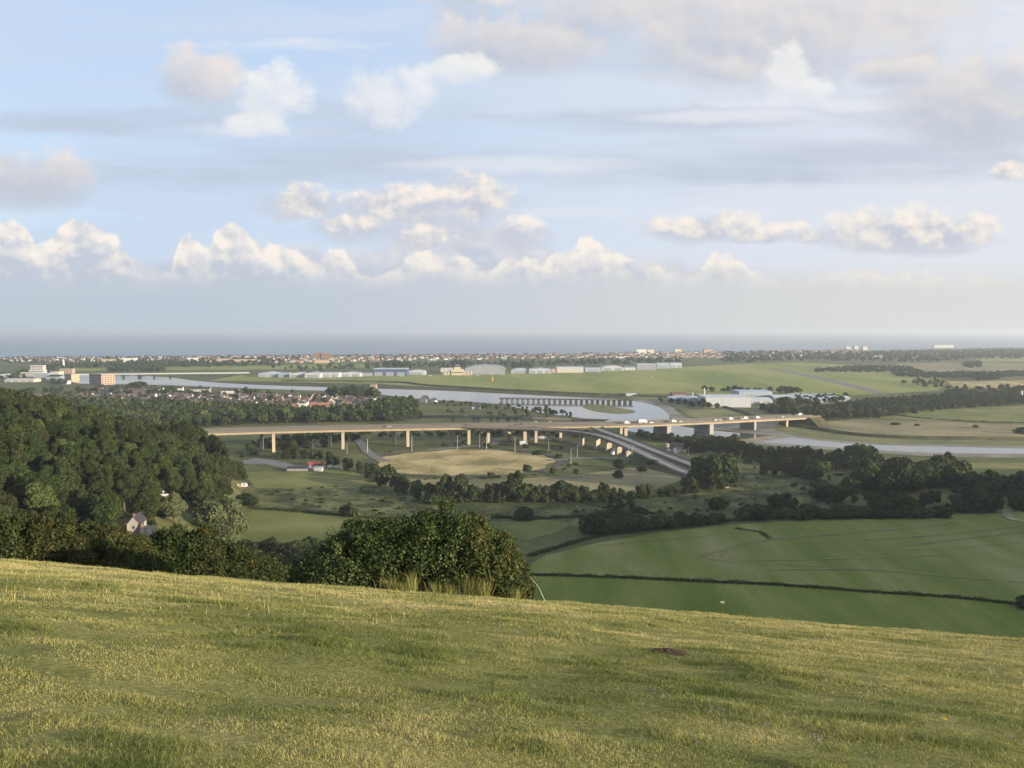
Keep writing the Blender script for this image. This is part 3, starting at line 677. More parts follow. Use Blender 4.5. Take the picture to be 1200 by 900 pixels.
def make_tree(name, seed, h, r, n, leaf, style, leafmat):
    V, C = crown(seed, h, r, n, leaf, style)
    root = thing(name, "x", "tree")
    mb = MB(); rr = .035 * h if style != 'shrub' else .02 * h
    mb.tube([(0, 0, -1.0), (0, 0, .1 * h), (.02 * h, .01 * h, .45 * h), (.01 * h, 0, .72 * h)], [rr * 1.25, rr, rr * .7, rr * .3], 7)
    rnd = random.Random(seed)
    for c in C[:7]:
        mb.tube([(.01 * h, 0, .3 * h + .15 * h * rnd.random()), (c[0] * .5, c[1] * .5, .3 * h + .5 * (c[2] - .25 * h)), tuple(c)], [rr * .5, rr * .3, rr * .1], 5)
    mb.obj("trunk" if style != 'shrub' else "stem", M['bark'], root)
    link("crown", raw_mesh(name + "_crown", V, 4, leafmat), root)
    return root
def protos(name, spec): return [Proto(make_tree(name, *s)) for s in spec]
M['leaf_dull'] = foliage('leaf_dull', (.025, .031, .013), (.042, .050, .021), (.070, .078, .034))
WOOD = protos("woodland_tree", [(11, 13, 5.4, 13000, .20, 'round', M['leaf_mid']), (12, 15, 4.4, 13000, .20, 'tall', M['leaf_dark']), (13, 12, 5.0, 13000, .20, 'round', M['leaf_olive']), (14, 13, 5.4, 13000, .20, 'hedge', M['leaf_dark']), (15, 11, 4.6, 12000, .20, 'round', M['leaf_dull']), (16, 14, 4.0, 12000, .20, 'tall', M['leaf_dull']), (17, 12, 4.8, 12000, .20, 'hedge', M['leaf_mid'])])
HEDG = protos("hedgerow_tree", [(21, 10, 5.0, 4600, .38, 'hedge', M['leaf_dark']), (22, 11, 4.4, 4600, .38, 'hedge', M['leaf_mid']), (23, 9, 4.8, 4200, .38, 'hedge', M['leaf_mid']), (25, 9, 4.6, 4200, .38, 'hedge', M['leaf_dull']), (24, 8, 4.6, 2800, .42, 'shrub', M['leaf_dark'])])
BELT = protos("broadleaf_tree", [(31, 10, 5.2, 2200, .52, 'round', M['leaf_mid']), (32, 11, 4.8, 2200, .52, 'hedge', M['leaf_dark']), (33, 9, 5.0, 2000, .54, 'round', M['leaf_olive'])])
SHRB = protos("shrub", [(41, 4, 2.9, 1800, .26, 'shrub', M['leaf_dark']), (42, 3.4, 2.8, 1800, .26, 'shrub', M['leaf_mid']), (43, 3, 2.2, 1600, .24, 'shrub', M['leaf_olive'])])
WILL = protos("willow_tree", [(51, 12, 6.5, 15000, .26, 'willow', M['leaf_willow']), (52, 12, 6.2, 15000, .26, 'willow', M['leaf_willow'])])
NAT = {id(p): None for p in []}
def natural(p):                   # natural height and radius of a prototype
    return p.h, p.r
for L_, sp in ((WOOD, [(13, 5.6), (14, 5.2), (12, 5.4), (13, 6), (11, 5), (14, 4), (12, 5)]), (HEDG, [(10, 5), (11, 4.4), (9, 4.8), (9, 4.6), (8, 4.6)]), (BELT, [(10, 5.2), (11, 4.8), (9, 5)]), (SHRB, [(4, 2.9), (3.4, 2.8), (3, 2.2)]), (WILL, [(12, 6.5), (12, 6.2)])):
    for p, (h, r) in zip(L_, sp): p.h, p.r = max(v.co.z for c in p.root.children if c.name.startswith('crown') for v in c.data.vertices) * .97, r
RND = random.Random(3)
def plant(P, x, y, h, label, group=None, wide=1.0, cat=None, z=None):
    s = h / P.h * .97; w = s * wide
    return P.put((x, y, (hz(x, y) if z is None else z) - .15), RND.uniform(0, 6.28), (w * RND.uniform(.9, 1.1), w * RND.uniform(.9, 1.1), s), label, group, cat)
# low canopies for far woods, merged
FAR = [crown(60 + k, 10, 5.4, 330, .95, 'far')[0] for k in range(5)]
FAR2 = [crown(70 + k, 10, 5.4, 110, 1.5, 'far')[0] for k in range(5)]
def mass(name, spots, label, mat, kinds, seed=1):
    rng = np.random.default_rng(seed); out = []
    for (x, y, h, w) in spots:
        V = kinds[rng.integers(len(kinds))]; a = rng.uniform(0, 6.28); c, s = math.cos(a), math.sin(a)
        V = V @ np.array([[c, s, 0], [-s, c, 0], [0, 0, 1]]) * np.array([w / 5.4, w / 5.4, h / 10]) + np.array([x, y, hz(x, y) - .1 * h])
        out.append(V)
    return tag(link(name, raw_mesh(name, np.concatenate(out), 4, mat)), label, "woodland", kind="stuff")
def inside(poly, x, y):
    c = False; n = len(poly)
    for i in range(n):
        x1, y1 = poly[i][0], poly[i][1]; x2, y2 = poly[(i + 1) % n][0], poly[(i + 1) % n][1]
        if (y1 > y) != (y2 > y) and x < (x2 - x1) * (y - y1) / (y2 - y1) + x1: c = not c
    return c
def spots_in(px, gap, seed, zero=0.0, dens=1.0):
    P = [at(a, b, zero) for a, b in px]; rnd = random.Random(seed)
    x0, x1 = min(p.x for p in P), max(p.x for p in P); y0, y1 = min(p.y for p in P), max(p.y for p in P); o = []
    y = y0
    while y < y1:
        x = x0
        while x < x1:
            a, b = x + rnd.uniform(-.45, .45) * gap, y + rnd.uniform(-.45, .45) * gap
            if rnd.random() < dens and inside(P, a, b): o.append((a, b))
            x += gap
        y += gap
    return o
def wood(px, gap, hr, P, n_ind, label, group, seed, stuff=None, dens=1.0, wide=1.0, far=FAR, mat=None):
    S = sorted(spots_in(px, gap, seed, dens=dens), key=lambda s: s[1]); rnd = random.Random(seed + 99)
    for (x, y) in S[:n_ind]: plant(rnd.choice(P), x, y, rnd.uniform(*hr), label, group, wide * rnd.uniform(.85, 1.2))
    rest = [(x, y, rnd.uniform(*hr), rnd.uniform(*hr) * .52 * wide) for (x, y) in S[n_ind:]]
    if rest: mass("woodland", rest, stuff or label, mat or M['leaf_far'], far, seed)
    return S

# --- the wood on the left hillside
rnd = random.Random(5); S = []
y = 196.0
while y < 585:
    x = -.70 * y
    while x < -.285 * y:
        a, b = x + rnd.uniform(-3.6, 3.6), y + rnd.uniform(-3.6, 3.6); pxc = 600 + a / b * 955
        ok = a / b < (-.354 if b < 545 else -.333)
        if 132 < pxc < 180 and b < 266: ok = False
        if 180 <= pxc < 198 and b < 334: ok = False
        if 198 <= pxc < 305 and b < 335: ok = False
        if ok: S.append((a, b))
        x += 8.0
    y += 8.0
S.sort(key=lambda s: s[1])
vis = []
for (a, b) in S:
    vis.append((a, b, rnd.uniform(8.5, 15.5)))
GW = "trees of the hillside wood"
for (a, b, h) in vis[:275]:
    plant(rnd.choices(WOOD, [2, 3.5, 1.2, 3, 3, 3, 1.5])[0], a, b, h, "leafy green tree of the dense wood on the left hillside", GW, rnd.uniform(.66, 1.0))
far_rest = []
FINE = [crown(80 + k, 10, 5.0, 2600, .30, 'round')[0] for k in range(4)]
mass("woodland", [(a, b, h, rnd.uniform(4.4, 5.8)) for (a, b, h) in vis[275:] if rnd.random() < .62], "upper part of the wood on the left hillside, crowns merging together", M['leaf_dull'], FINE, 4)
mass("woodland", [(a, b, h, rnd.uniform(4.4, 5.8)) for (a, b, h) in vis[275:] if rnd.random() < .45], "darker crowns among the upper part of the left hillside wood", M['leaf_mid'], FINE, 5)
print("wood", len(vis))
for px, t, d_ in ((204, 489, 520), (214, 492, 500), (223, 495, 530), (231, 498, 505), (239, 503, 520), (247, 508, 500), (255, 512, 480), (262, 518, 470), (226, 500, 480), (210, 496, 470)):
    x_ = ux(px, t) * d_; plant(rnd.choice(WOOD), x_, d_, max(EYE - tn(t) * d_ - hz(x_, d_), 6), "leafy green tree of the dense wood on the left hillside", GW, .62)
# willows in front of the wood
def topped(P, px, py_top, d, label, group=None, wide=1.0):
    x = ux(px, py_top) * d; z = EYE - tn(py_top) * d; return plant(P, x, d, max(z - hz(x, d), 2.5), label, group, wide)
topped(WILL[0], 258, 583, 318, "big pale grey green willow right of the pale gabled cottage", None, 1.15)
topped(WILL[1], 203, 577, 300, "smaller pale willow behind the dark shrubs, left of the big one", None, 1.0)
topped(WOOD[1], 236, 569, 340, "dark round tree standing just behind the two pale willows", None, .8)

for px, t, d_ in ((184, 588, 318), (190, 590, 322), (196, 588, 330), (180, 594, 300), (188, 597, 300), (196, 597, 305)):
    topped(SHRB[1], px, t, d_, "bush on the little slope between the cottage and the willows", "bushes between cottage and willows", 1.2)
# --- dark tree line in front of the roundabout
GT = "trees of the dark line before the roundabout"; LT = "dark tree in the line between the rough pasture and the roundabout"
def row(lst, base, label, group, P, wide=1.0):
    for i, (px, t, *b_) in enumerate(lst):
        b = b_[0] if b_ else base(px); p = at(px, b); h = (tn(b) - tn(t)) * p.y * RND.uniform(.72, 1.04)
        plant(P[i % len(P)] if len(P) < 3 else RND.choice(P), p.x, p.y, h, label, group, wide * min(1.15, max(.78, 7.0 / h)) * RND.uniform(.85, 1.15))
row([(387, 530, 546), (395, 532, 548), (408, 536, 551), (421, 535, 553), (432, 541, 560), (440, 542, 564), (453, 542, 571), (463, 549, 575), (473, 552, 578), (488, 561, 584), (502, 562, 586), (512, 558, 587), (521, 552, 587), (531, 558, 588), (541, 555, 588), (553, 568, 588), (565, 571, 588), (576, 564, 588), (587, 562, 588), (596, 556, 588), (604, 550, 588), (612, 559, 588), (621, 565, 588), (631, 565, 588), (640, 566, 588), (649, 562, 588), (658, 558, 588), (666, 558, 588), (675, 565, 588), (684, 563, 588), (696, 570, 588), (708, 561, 588), (718, 569, 587), (728, 570, 586), (740, 571, 585), (751, 567, 584), (761, 562, 583), (775, 571, 581), (784, 569, 581), (793, 567, 580), (802, 567, 579), (812, 563, 578)], None, LT, GT, HEDG)
row([(px, 578 + (px * 7) % 5) for px in range(505, 812, 9)], lambda p: 589 - (p - 505) * .025, "low dark scrub filling the foot of the dark tree line", "scrub under the dark tree line", SHRB, 1.5)
row([(328, 526, 538), (337, 520, 538), (347, 519, 538), (357, 522, 538), (366, 521, 537), (376, 524, 537), (386, 526, 539), (297, 522, 533), (285, 527, 536)], None, "dark tree in the clump under the left piers of the viaduct", "tree clump under the left piers", HEDG)
# --- right hand tree belt
GR = "trees of the belt along the near river bank"; LR = "dark tree in the belt between the wide pasture and the river"
row([(820, 527, 560), (828, 531, 570), (837, 528, 575), (846, 533, 572), (852, 538, 568), (812, 545, 574), (806, 509, 528), (815, 511, 530), (826, 509, 530), (836, 511, 531), (847, 508, 532), (858, 511, 534), (869, 512, 536), (880, 511, 537), (891, 515, 538), (903, 517, 540), (914, 518, 541), (925, 516, 543), (936, 520, 545), (947, 515, 547), (957, 522, 548), (968, 524, 549), (980, 522, 550), (991, 525, 551), (1003, 521, 552), (1011, 517, 553), (1021, 524, 553)], None, LR, GR, HEDG)
row([(897, 533, 556), (910, 535, 557), (921, 532, 558), (933, 530, 559), (946, 533, 561), (958, 535, 563), (992, 554, 575), (1004, 550, 576), (1016, 540, 576), (1026, 534, 576), (1036, 529, 576), (1047, 531, 576), (1058, 532, 576), (1068, 536, 575), (1080, 529, 572), (1093, 526, 570), (1104, 527, 569), (1114, 530, 569), (1126, 538, 570), (1138, 549, 575), (1150, 548, 580), (1162, 547, 580), (1175, 551, 580), (1188, 549, 580), (1200, 548, 580), (1212, 548, 580)], None, LR, GR, HEDG, 1.15)
row([(963, 560, 585), (975, 565, 588), (985, 562, 590), (1025, 575, 602), (1035, 573, 604), (1046, 574, 605), (1058, 572, 605), (1070, 577, 603), (1120, 573, 600), (1133, 570, 600), (1146, 567, 600), (1157, 570, 600), (1168, 576, 600), (1195, 570, 598), (1208, 566, 598), (905, 580, 600), (917, 575, 602), (928, 580, 602), (1085, 575, 590), (1097, 572, 588)], None, LR, GR, HEDG, 1.1)
row([(px, 589 + (px * 13) % 7) for px in range(872, 1112, 8)], lambda p: 608 - (p - 872) * .012, "low bush in the hedge at the back of the wide pasture", "bushes of the hedge behind the wide pasture", SHRB, 1.25)
row([(px, 597 + (px * 11) % 8) for px in range(690, 850, 9)], lambda p: 626 - (p - 690) * .085, "dark bush in the hedge left of the wide pasture", "bushes of the hedge left of the wide pasture", SHRB, 1.1)
wood([(700, 612), (720, 590), (740, 590), (760, 606), (740, 622), (712, 628)], 7, (4, 7), HEDG, 14, "small dark tree in the thicket where the hedges meet", "thicket where the hedges meet", 8)
wood([(930, 565), (1000, 572), (1060, 588), (1110, 594), (1040, 598), (970, 592), (930, 580)], 10, (3, 6), HEDG, 12, "low tree in the scrubby ground inside the right belt", "scrub inside the right belt", 9, dens=.6, far=FINE, mat=M['leaf_dark'])
wood([(1110, 575), (1230, 578), (1230, 596), (1110, 598)], 10, (3, 6), HEDG, 12, "low tree in the scrub at the right end of the belt", "scrub at the right end of the belt", 19, dens=.7, far=FINE, mat=M['leaf_dark'])
row([(288, 632, 646), (297, 634, 648), (306, 631, 649), (316, 629, 650), (326, 632, 652), (336, 631, 653), (346, 630, 653), (356, 627, 652), (366, 625, 650), (376, 628, 650), (388, 630, 650), (300, 641, 657), (314, 643, 660), (330, 645, 663), (346, 646, 664), (362, 642, 662)], None, "dark shrub in the hollow between the near hedge and the bramble bush", "shrubs in the hollow behind the crest", HEDG, 1.3)
# lone shrubs
for px, t, b, P, lab, wd in ((614, 592, 609, 0, "round dark bush standing alone beyond the big bramble", 1.0), (410, 589, 605, 1, "small bush standing at the corner of the small pale pasture", 1.0), (289, 577, 593, 0, "round dark bush alone right of the pale willows", 1.1),
                       (842, 582, 597, 0, "round bush alone at the left end of the right belt hedge", 1.1), (724, 550, 560, 0, "small bush in the dry grass nearest the slip road", .9), (726, 537, 549, 1, "small tree on the roundabout verge by the slip road", .9),
                       (648, 548, 555, 1, "little bush at the near rim of the ring road", 1.0), (675, 549, 555, 2, "tiny bush right of the ring road rim", 1.0), (752, 545, 552, 0, "dark bush right of the small tree on the verge", 1.2),
                       (766, 538, 548, 0, "dark bush against the slip road embankment", 1.2), (618, 544, 553, 1, "small bush on the near right rim of the golden meadow", .9), (630, 527, 533, 0, "dark low bush beyond the ring road under the viaduct", 1.6),
                       (655, 531, 537, 2, "pale bush between two lamps by the ring road", 1.4), (574, 553, 560, 1, "small bush near the pole on the meadow rim", .8), (1198, 697, 712, 0, "dark bush at the right end of the ditch hedge", 1.0),
                       (1075, 496, 499, 0, "small dark bush alone on the far bank field, right one", 1.4), (1050, 494.5, 498, 0, "small dark bush alone on the far bank field, left one", 2.2), (1143, 497.5, 501, 0, "little dark bush further right on the far bank field", 1.4), (1196, 500, 508, 0, "dark bush at the far right of the far bank field", 1.6)):
    p = at(px, b); plant(SHRB[P], p.x, p.y, (tn(b) - tn(t)) * p.y, lab, None, wd)
wood([(860, 535), (940, 545), (1010, 552), (1100, 566), (1230, 574), (1230, 582), (1100, 578), (1000, 574), (940, 562), (880, 552)], 9, (2, 5), HEDG, 26, "low dense bush filling the right hand tree belt", "bushes filling the right belt", 91, dens=.5, wide=1.3, far=FINE, mat=M['leaf_dark'])
wood([(805, 524), (880, 528), (960, 540), (1030, 548), (1030, 554), (940, 548), (860, 540), (806, 532)], 8, (2, 5), HEDG, 18, "low dense bush along the back of the right hand belt", "bushes at the back of the right belt", 92, dens=.6, wide=1.3, far=FINE, mat=M['leaf_dark'])
rr_ = random.Random(31)
for k in range(46):
    a_ = rr_.uniform(math.pi * 1.02, math.pi * 1.98) if k < 34 else rr_.uniform(0, math.pi); q_ = RR + rr_.uniform(9.5, 17)
    plant(SHRB[rr_.choice((1, 2, 2))], rc.x + 1.08 * q_ * math.cos(a_), rc.y + q_ * math.sin(a_), rr_.uniform(.8, 2.2), "low tuft of scrub on the outer verge of the ring road", "scrub round the ring road", 1.7)
# rough tussocks
wood([(300, 572), (420, 570), (520, 592), (470, 606), (330, 594)], 9, (.7, 1.6), SHRB, 70, "low dark tussock of scrub in the rough pasture", "tussocks in the rough pasture", 12, dens=.5, wide=1.9, far=FINE, mat=M['leaf_dark'])
wood([(560, 596), (690, 592), (860, 586), (840, 600), (700, 606)], 9, (.8, 2.0), SHRB, 50, "low scrub in the rough grass below the tree line", "low scrub below the tree line", 13, dens=.4, wide=1.5)
wood([(820, 556), (920, 562), (950, 580), (860, 594), (800, 590)], 8, (.7, 1.5), SHRB, 50, "low brown green scrub right of the slip road", "low scrub right of the slip road", 14, dens=.4, wide=1.6)
# --- belts by the town and river
wood([(150, 505), (240, 500), (340, 496), (420, 495), (478, 494), (490, 486), (478, 476), (440, 478), (400, 484), (360, 486), (300, 481), (200, 477), (120, 474), (60, 470), (60, 486)], 10.5, (9, 17), BELT, 100, "tree in the thick wood behind the left half of the viaduct", "wood behind the viaduct", 15, "far part of the thick wood behind the viaduct, below the town", mat=M['leaf_mid'])
wood([(470, 491), (492, 492), (500, 487), (488, 485)], 9, (5, 8), BELT, 8, "dark tree at the left foot of the rear slip road", "trees at the rear slip road", 16)
wood([(386, 463), (440, 463), (440, 467), (386, 467)], 9, (14, 19), BELT, 20, "tall dark tree in the clump above the town roofs", "tall clump above the town roofs", 17)
wood([(452, 472), (482, 474), (488, 478), (450, 478)], 9, (11, 15), BELT, 14, "dark tree in the round clump near the river road", "round clump near the river road", 18)
wood([(500, 470), (640, 479), (680, 489), (600, 484), (510, 476)], 12, (4, 7), BELT, 20, "small tree on the near river bank before the trestle bridge", "small trees before the trestle bridge", 20, dens=.5)
wood([(505, 480), (600, 485), (690, 490), (600, 489), (510, 484)], 14, (3, 5), SHRB, 30, "low bush in the meadow behind the rear slip road", "bushes behind the rear slip road", 21, dens=.4)
wood([(735, 509), (800, 515), (870, 519), (800, 520), (760, 517)], 8, (5, 9), HEDG, 12, "small tree on the near bank below the river bridge", "trees below the river bridge", 22, far=FINE, mat=M['leaf_dark'])
wood([(500, 518), (690, 522), (690, 528), (500, 524)], 13, (2, 4), SHRB, 30, "low bush in the grass under the viaduct", "bushes under the viaduct", 23, dens=.4)
wood([(330, 512), (500, 507), (700, 508), (700, 514), (500, 513), (330, 520)], 11, (4, 8), HEDG, 14, "dark tree in the shade behind the viaduct piers", "trees behind the viaduct piers", 24, dens=.8, far=FINE, mat=M['leaf_dark'])
wood([(955, 493), (1035, 490), (1060, 486), (1110, 481), (1160, 477), (1215, 474), (1215, 465), (1130, 466), (1060, 470), (1000, 474), (960, 482)], 12, (8, 13), BELT, 70, "tree in the belt on the far river bank at the right", "belt on the far river bank", 25, "far part of the belt beyond the right river bank")
wood([(895, 484), (955, 492), (955, 484), (900, 479)], 11, (9, 13), BELT, 16, "tree at the far right end of the river bridge", "trees at the end of the bridge", 26)
wood([(770, 470), (800, 472), (830, 476), (835, 479), (780, 473)], 12, (6, 9), BELT, 12, "dark tree before the pale sheds by the river", "trees before the sheds", 27)
wood([(800, 458), (835, 460), (905, 462), (940, 463), (940, 461), (860, 458.5)], 16, (8, 13), BELT, 14, "dark tree between the sheds and the airfield", "trees between sheds and airfield", 28, dens=.8)
wood([(905, 475), (925, 478), (950, 476), (990, 472), (1000, 466), (940, 467), (915, 470)], 14, (8, 12), BELT, 14, "tree among the industrial roofs beyond the bridge", "trees among the industrial roofs", 29, dens=.7)
wood([(284, 524), (330, 514), (400, 511.5), (402, 522), (330, 530), (290, 531)], 9, (4, 9), HEDG, 14, "dark tree in the shade beneath the left part of the viaduct", "trees beneath the left part of the viaduct", 93, dens=.6, wide=1.2, far=FINE, mat=M['leaf_dark'])
row([(812, 470, 477), (824, 465, 478), (831, 468, 479), (840, 472, 480), (893, 470, 480), (916, 458, 482), (922, 462, 483), (934, 470, 481), (958, 465, 479)], None, "dark tree standing in front of the pale industrial sheds", "trees in front of the industrial sheds", BELT, 1.1)
# --- far masses: one object per wood
def far_wood(px, gap, hr, label, seed, dens=1.0, far=FAR2, mat=None, wide=1.0):
    rnd = random.Random(seed)
    mass("woodland", [(x, y, rnd.uniform(*hr), rnd.uniform(*hr) * .6 * wide) for x, y in spots_in(px, gap, seed, dens=dens)], label, mat or M['leaf_far'], far, seed)
far_wood([(0, 460), (120, 455), (300, 460), (470, 474), (300, 478), (100, 470), (0, 466)], 21, (7, 12), "trees scattered among the roofs of the near town", 41, .6, FAR)
far_wood([(128, 433.5), (195, 432.5), (195, 436.0), (128, 436.5)], 20, (11, 16), "dark wood behind the long pale green bridge", 42, .9, FAR)
far_wood([(0, 440), (30, 436), (60, 428), (330, 421), (330, 429), (200, 431), (90, 432), (40, 442), (0, 446)], 30, (9, 15), "far wooded strip before the coastal houses at the left", 43, .8)
far_wood([(0, 427), (350, 421), (640, 420), (640, 416), (300, 416.5), (0, 419)], 42, (7, 11), "trees scattered among the far coastal houses", 44, .85)
far_wood([(310, 437), (420, 434), (560, 431), (700, 427), (700, 424), (480, 427), (320, 431)], 32, (7, 13), "far trees and hedges behind the airport sheds", 45, .5)
far_wood([(450, 427), (478, 427), (478, 430.5), (450, 431)], 24, (13, 18), "dark clump of far trees above the blue hangar", 46, .9)
far_wood([(530, 426), (545, 426), (545, 431), (530, 431)], 22, (13, 18), "dark clump of far trees left of the terminal hangar", 47, .9)
far_wood([(640, 424), (800, 420), (800, 429), (720, 427), (660, 430)], 30, (9, 15), "dark far wood above the right hand airport sheds", 48, .5)
far_wood([(600, 429), (625, 428), (625, 431), (600, 432)], 24, (12, 16), "dark far clump above the middle airport sheds", 49, .9)
far_wood([(850, 414), (1000, 414), (1230, 410), (1230, 421), (1140, 421), (1100, 424), (1040, 425), (980, 423), (900, 424), (840, 426)], 42, (10, 17), "broad far wood along the coast at the right", 50, .8)
far_wood([(955, 433), (1000, 430), (1060, 430), (1085, 437), (1000, 436), (955, 436)], 17, (5, 8), "dark far hedge beyond the runway", 51, .85, FAR2, None, 1.5)
far_wood([(1045, 438), (1230, 436), (1230, 441), (1100, 444), (1050, 441)], 15, (5, 9), "dark hedge lines between the far fields at the right", 52, .75, FAR, None, 1.5)
far_wood([(1050, 448), (1100, 446), (1110, 451), (1100, 456), (1060, 451)], 22, (6, 11), "dark trees at the right end of the airfield", 53, .7)
far_wood([(1110, 456), (1230, 455), (1230, 465), (1110, 467)], 20, (7, 12), "dark trees behind the river belt at the far right", 54, .8, FAR)
far_wood([(1130, 426), (1150, 426), (1150, 431), (1130, 431)], 22, (9, 14), "dark far clump between pale fields at the right", 55, .9)
far_wood([(1140, 442), (1170, 441), (1170, 446), (1140, 447)], 20, (10, 14), "dark clump just above the golden field", 56, .9)
far_wood([(150, 452), (175, 452), (175, 455), (150, 455)], 14, (8, 12), "dark trees standing before the left river reach", 57, .9, FAR)
far_wood([(60, 448), (75, 448), (75, 452), (60, 452)], 16, (8, 12), "dark trees between the pale town blocks", 58, .9, FAR)
# ditch hedge across the pasture
def hedge_line(name, px, w, h, n, leaf, mat, label, seed):
    rng = np.random.default_rng(seed); P = spline([at(*q) for q in px], 2); N = normals2(P)
    i = rng.integers(0, len(P) - 1, n); t = rng.uniform(0, 1, n)
    A = np.array([tuple(p) for p in P]); NN = np.array([tuple(q) for q in N])
    o = rng.normal(0, w * .32, n); hh = np.abs(rng.normal(0, h * .45, n)) * (1 - np.minimum(np.abs(o) / w, .9)) * (.10 + 1.25 * vn(A[i, 0] * .22, A[i, 1] * .22, seed))
    Q = A[i] * (1 - t)[:, None] + A[i + 1] * t[:, None] + NN[i] * o[:, None]; Q[:, 2] = np.minimum(hh, h) + .1
    d = rng.normal(0, 1, (n, 3)); d[:, 2] = np.abs(d[:, 2])
    return tag(link(name, raw_mesh(name, leaf_quads(Q, d, leaf, rng), 4, mat)), label, "hedge")
hedge_line("hedge", [(590, 672), (622, 673.5), (700, 676), (760, 678.5), (830, 682), (900, 685), (960, 689), (1020, 694), (1080, 697.5), (1140, 702.5), (1215, 711)], 2.6, 1.5, 20000, .17, M['leaf_mid'], "long low dark hedge and ditch crossing the pasture at the right", 61)
hedge_line("hedge", [(862, 619), (868, 620.5), (880, 622), (892, 624), (898, 629), (904, 632)], 3.0, .5, 1800, .16, M['leaf_olive'], "short strip of rough weeds standing alone in the wide pasture", 62)
hedge_line("hedge", [(296, 596), (340, 599), (400, 604), (440, 607), (500, 611)], 3.0, 1.6, 9000, .25, M['leaf_dark'], "dark hedge behind the small pale pasture", 63)
hedge_line("hedge", [(575, 607), (640, 607.5), (690, 605)], 3.6, 2.2, 8000, .25, M['leaf_dark'], "dark hedge strip behind the triangular pasture", 64)
hedge_line("hedge", [(620, 652), (660, 640), (700, 629), (760, 621), (830, 613), (880, 609)], 3.0, 1.8, 14000, .22, M['leaf_mid'], "hedge along the upper left edge of the wide pasture", 65)
hedge_line("hedge", [(1000, 489), (1040, 486), (1080, 490), (1140, 494), (1215, 496)], 4, 1.6, 7000, .4, M['leaf_dark'], "low hedge winding across the far bank fields", 66)

# ------------------------------------------------------------------ near shrubs on the crest
def profile_shrub(name, prof, d, th, n, leaf, mats, label, seed, rl=(.35, .75), cat="shrub", nl=90):
    rng = np.random.default_rng(seed); xs = [ux(a, b) * d for a, b in prof]; zs = [EYE - tn(b) * d for a, b in prof]
    C = []; Rl = []; tries = 0
    while len(C) < nl and tries < 20000:
        tries += 1
        x = rng.uniform(xs[0], xs[-1]); yo = rng.uniform(-.5, .5) * th; r = rng.uniform(*rl); g = hz(x, d + yo)
        top = np.interp(x, xs, zs) * 1.0; top = top - (top - g) * .16 * rng.uniform(0, 1) ** 2; e = min(x - xs[0], xs[-1] - x)
        zt = g + (top - g) * math.sqrt(max(0, 1 - (2 * yo / th) ** 2) * .85 + .15)
        if e < r * .6: r = max(e / .6, .12)
        z = g + r * .5 + (zt - r * .92 - g - r * .5) * rng.uniform(0, 1) ** .55
        if zt - g < r * 1.1: continue
        C.append((x, d + yo, z)); Rl.append(r)
    C = np.array(C); Rl = np.array(Rl); base = np.array([C[:, 0].mean(), d, hz(C[:, 0].mean(), d)])
    root = thing(name, label, cat, tuple(base))
    k = len(mats); wsum = 0
    for mi, (m, share, zone) in enumerate(mats):
        sel = np.ones(len(C), bool) if zone is None else (C[:, 0] > xs[0] + zone[0] * (xs[-1] - xs[0])) & (C[:, 0] < xs[0] + zone[1] * (xs[-1] - xs[0]))
        V = lobes_leaves(C[sel], Rl[sel], int(n * share), leaf, rng, .3, True, .9, .5)
        link("foliage", raw_mesh(name + "_foliage", V - base, 4, m), root)
    for j in rng.choice(len(C), min(30, len(C)), replace=False):
        c = C[j] - base; b0 = (c[0] * .92 + rng.normal(0, .25), c[1] * .6, hz(C[j][0], C[j][1]) - base[2] - .15)
        up = c + np.array([rng.normal(0, .2), rng.normal(0, .2), Rl[j] * rng.uniform(.9, 1.25)])
        mb = MB(); mb.tube([b0, ((b0[0] + c[0]) / 2 + rng.normal(0, .15), (b0[1] + c[1]) / 2, (b0[2] + c[2]) / 2), tuple(c), tuple(up)], [.035, .024, .014, .005], 5); mb.obj("stem", M['bark'], root)
    # twigs that break the outline
    P = []; 
    for j in range(len(C)):
        for q in range(5):
            dd = rng.normal(0, 1, 3); dd[2] = abs(dd[2]) + .5; dd /= np.linalg.norm(dd); L = rng.uniform(.2, 1.1) * Rl[j]
            for t in np.linspace(.2, 1, 7): P.append((C[j] + dd * (Rl[j] * .9 + L * t) + rng.normal(0, .02, 3), dd))
    V = leaf_quads(np.array([p[0] for p in P]), np.array([p[1] for p in P]), leaf * .8, rng, True, 1.0)
    link("shoots", raw_mesh(name + "_shoots", V - base, 4, mats[0][0]), root)
    return root
BP = [(340, 694), (348, 665), (357, 653), (370, 642), (382, 632), (394, 620), (405, 610), (416, 601), (433, 604), (445, 600), (456, 594), (468, 595), (479, 595.5), (496, 593), (506, 588), (515, 583), (527, 584), (538, 590), (547, 586), (556, 594), (564, 602), (581, 614), (595, 622), (606, 644), (615, 662), (622, 704)]
profile_shrub("bramble_bush", BP, 32.5, 3.6, 150000, .056, [(M['leaf_bush'], .72, None), (M['leaf_willow'], .10, (.0, .34)), (M['leaf_olive'], .05, None), (M['leaf_brown'], .22, (.74, 1.0)), (M['leaf_olive'], .06, (.5, 1.0))], "large leafy bramble bush standing alone on the crest of the slope", 71, (.24, .55), "bush", 520)
profile_shrub("hawthorn_hedge", [(-60, 662), (-50, 598), (0, 600), (30, 600), (60, 603), (100, 611), (130, 616), (150, 621), (165, 630), (180, 645), (196, 674)], 44, 4.5, 130000, .072, [(M['leaf_mid'], .55, None), (M['leaf_dark'], .3, None), (M['leaf_brown'], .55, (.42, .93))], "brownish hawthorn hedge on the crest at the far left", 72, (.32, .75), "hedge", 320)
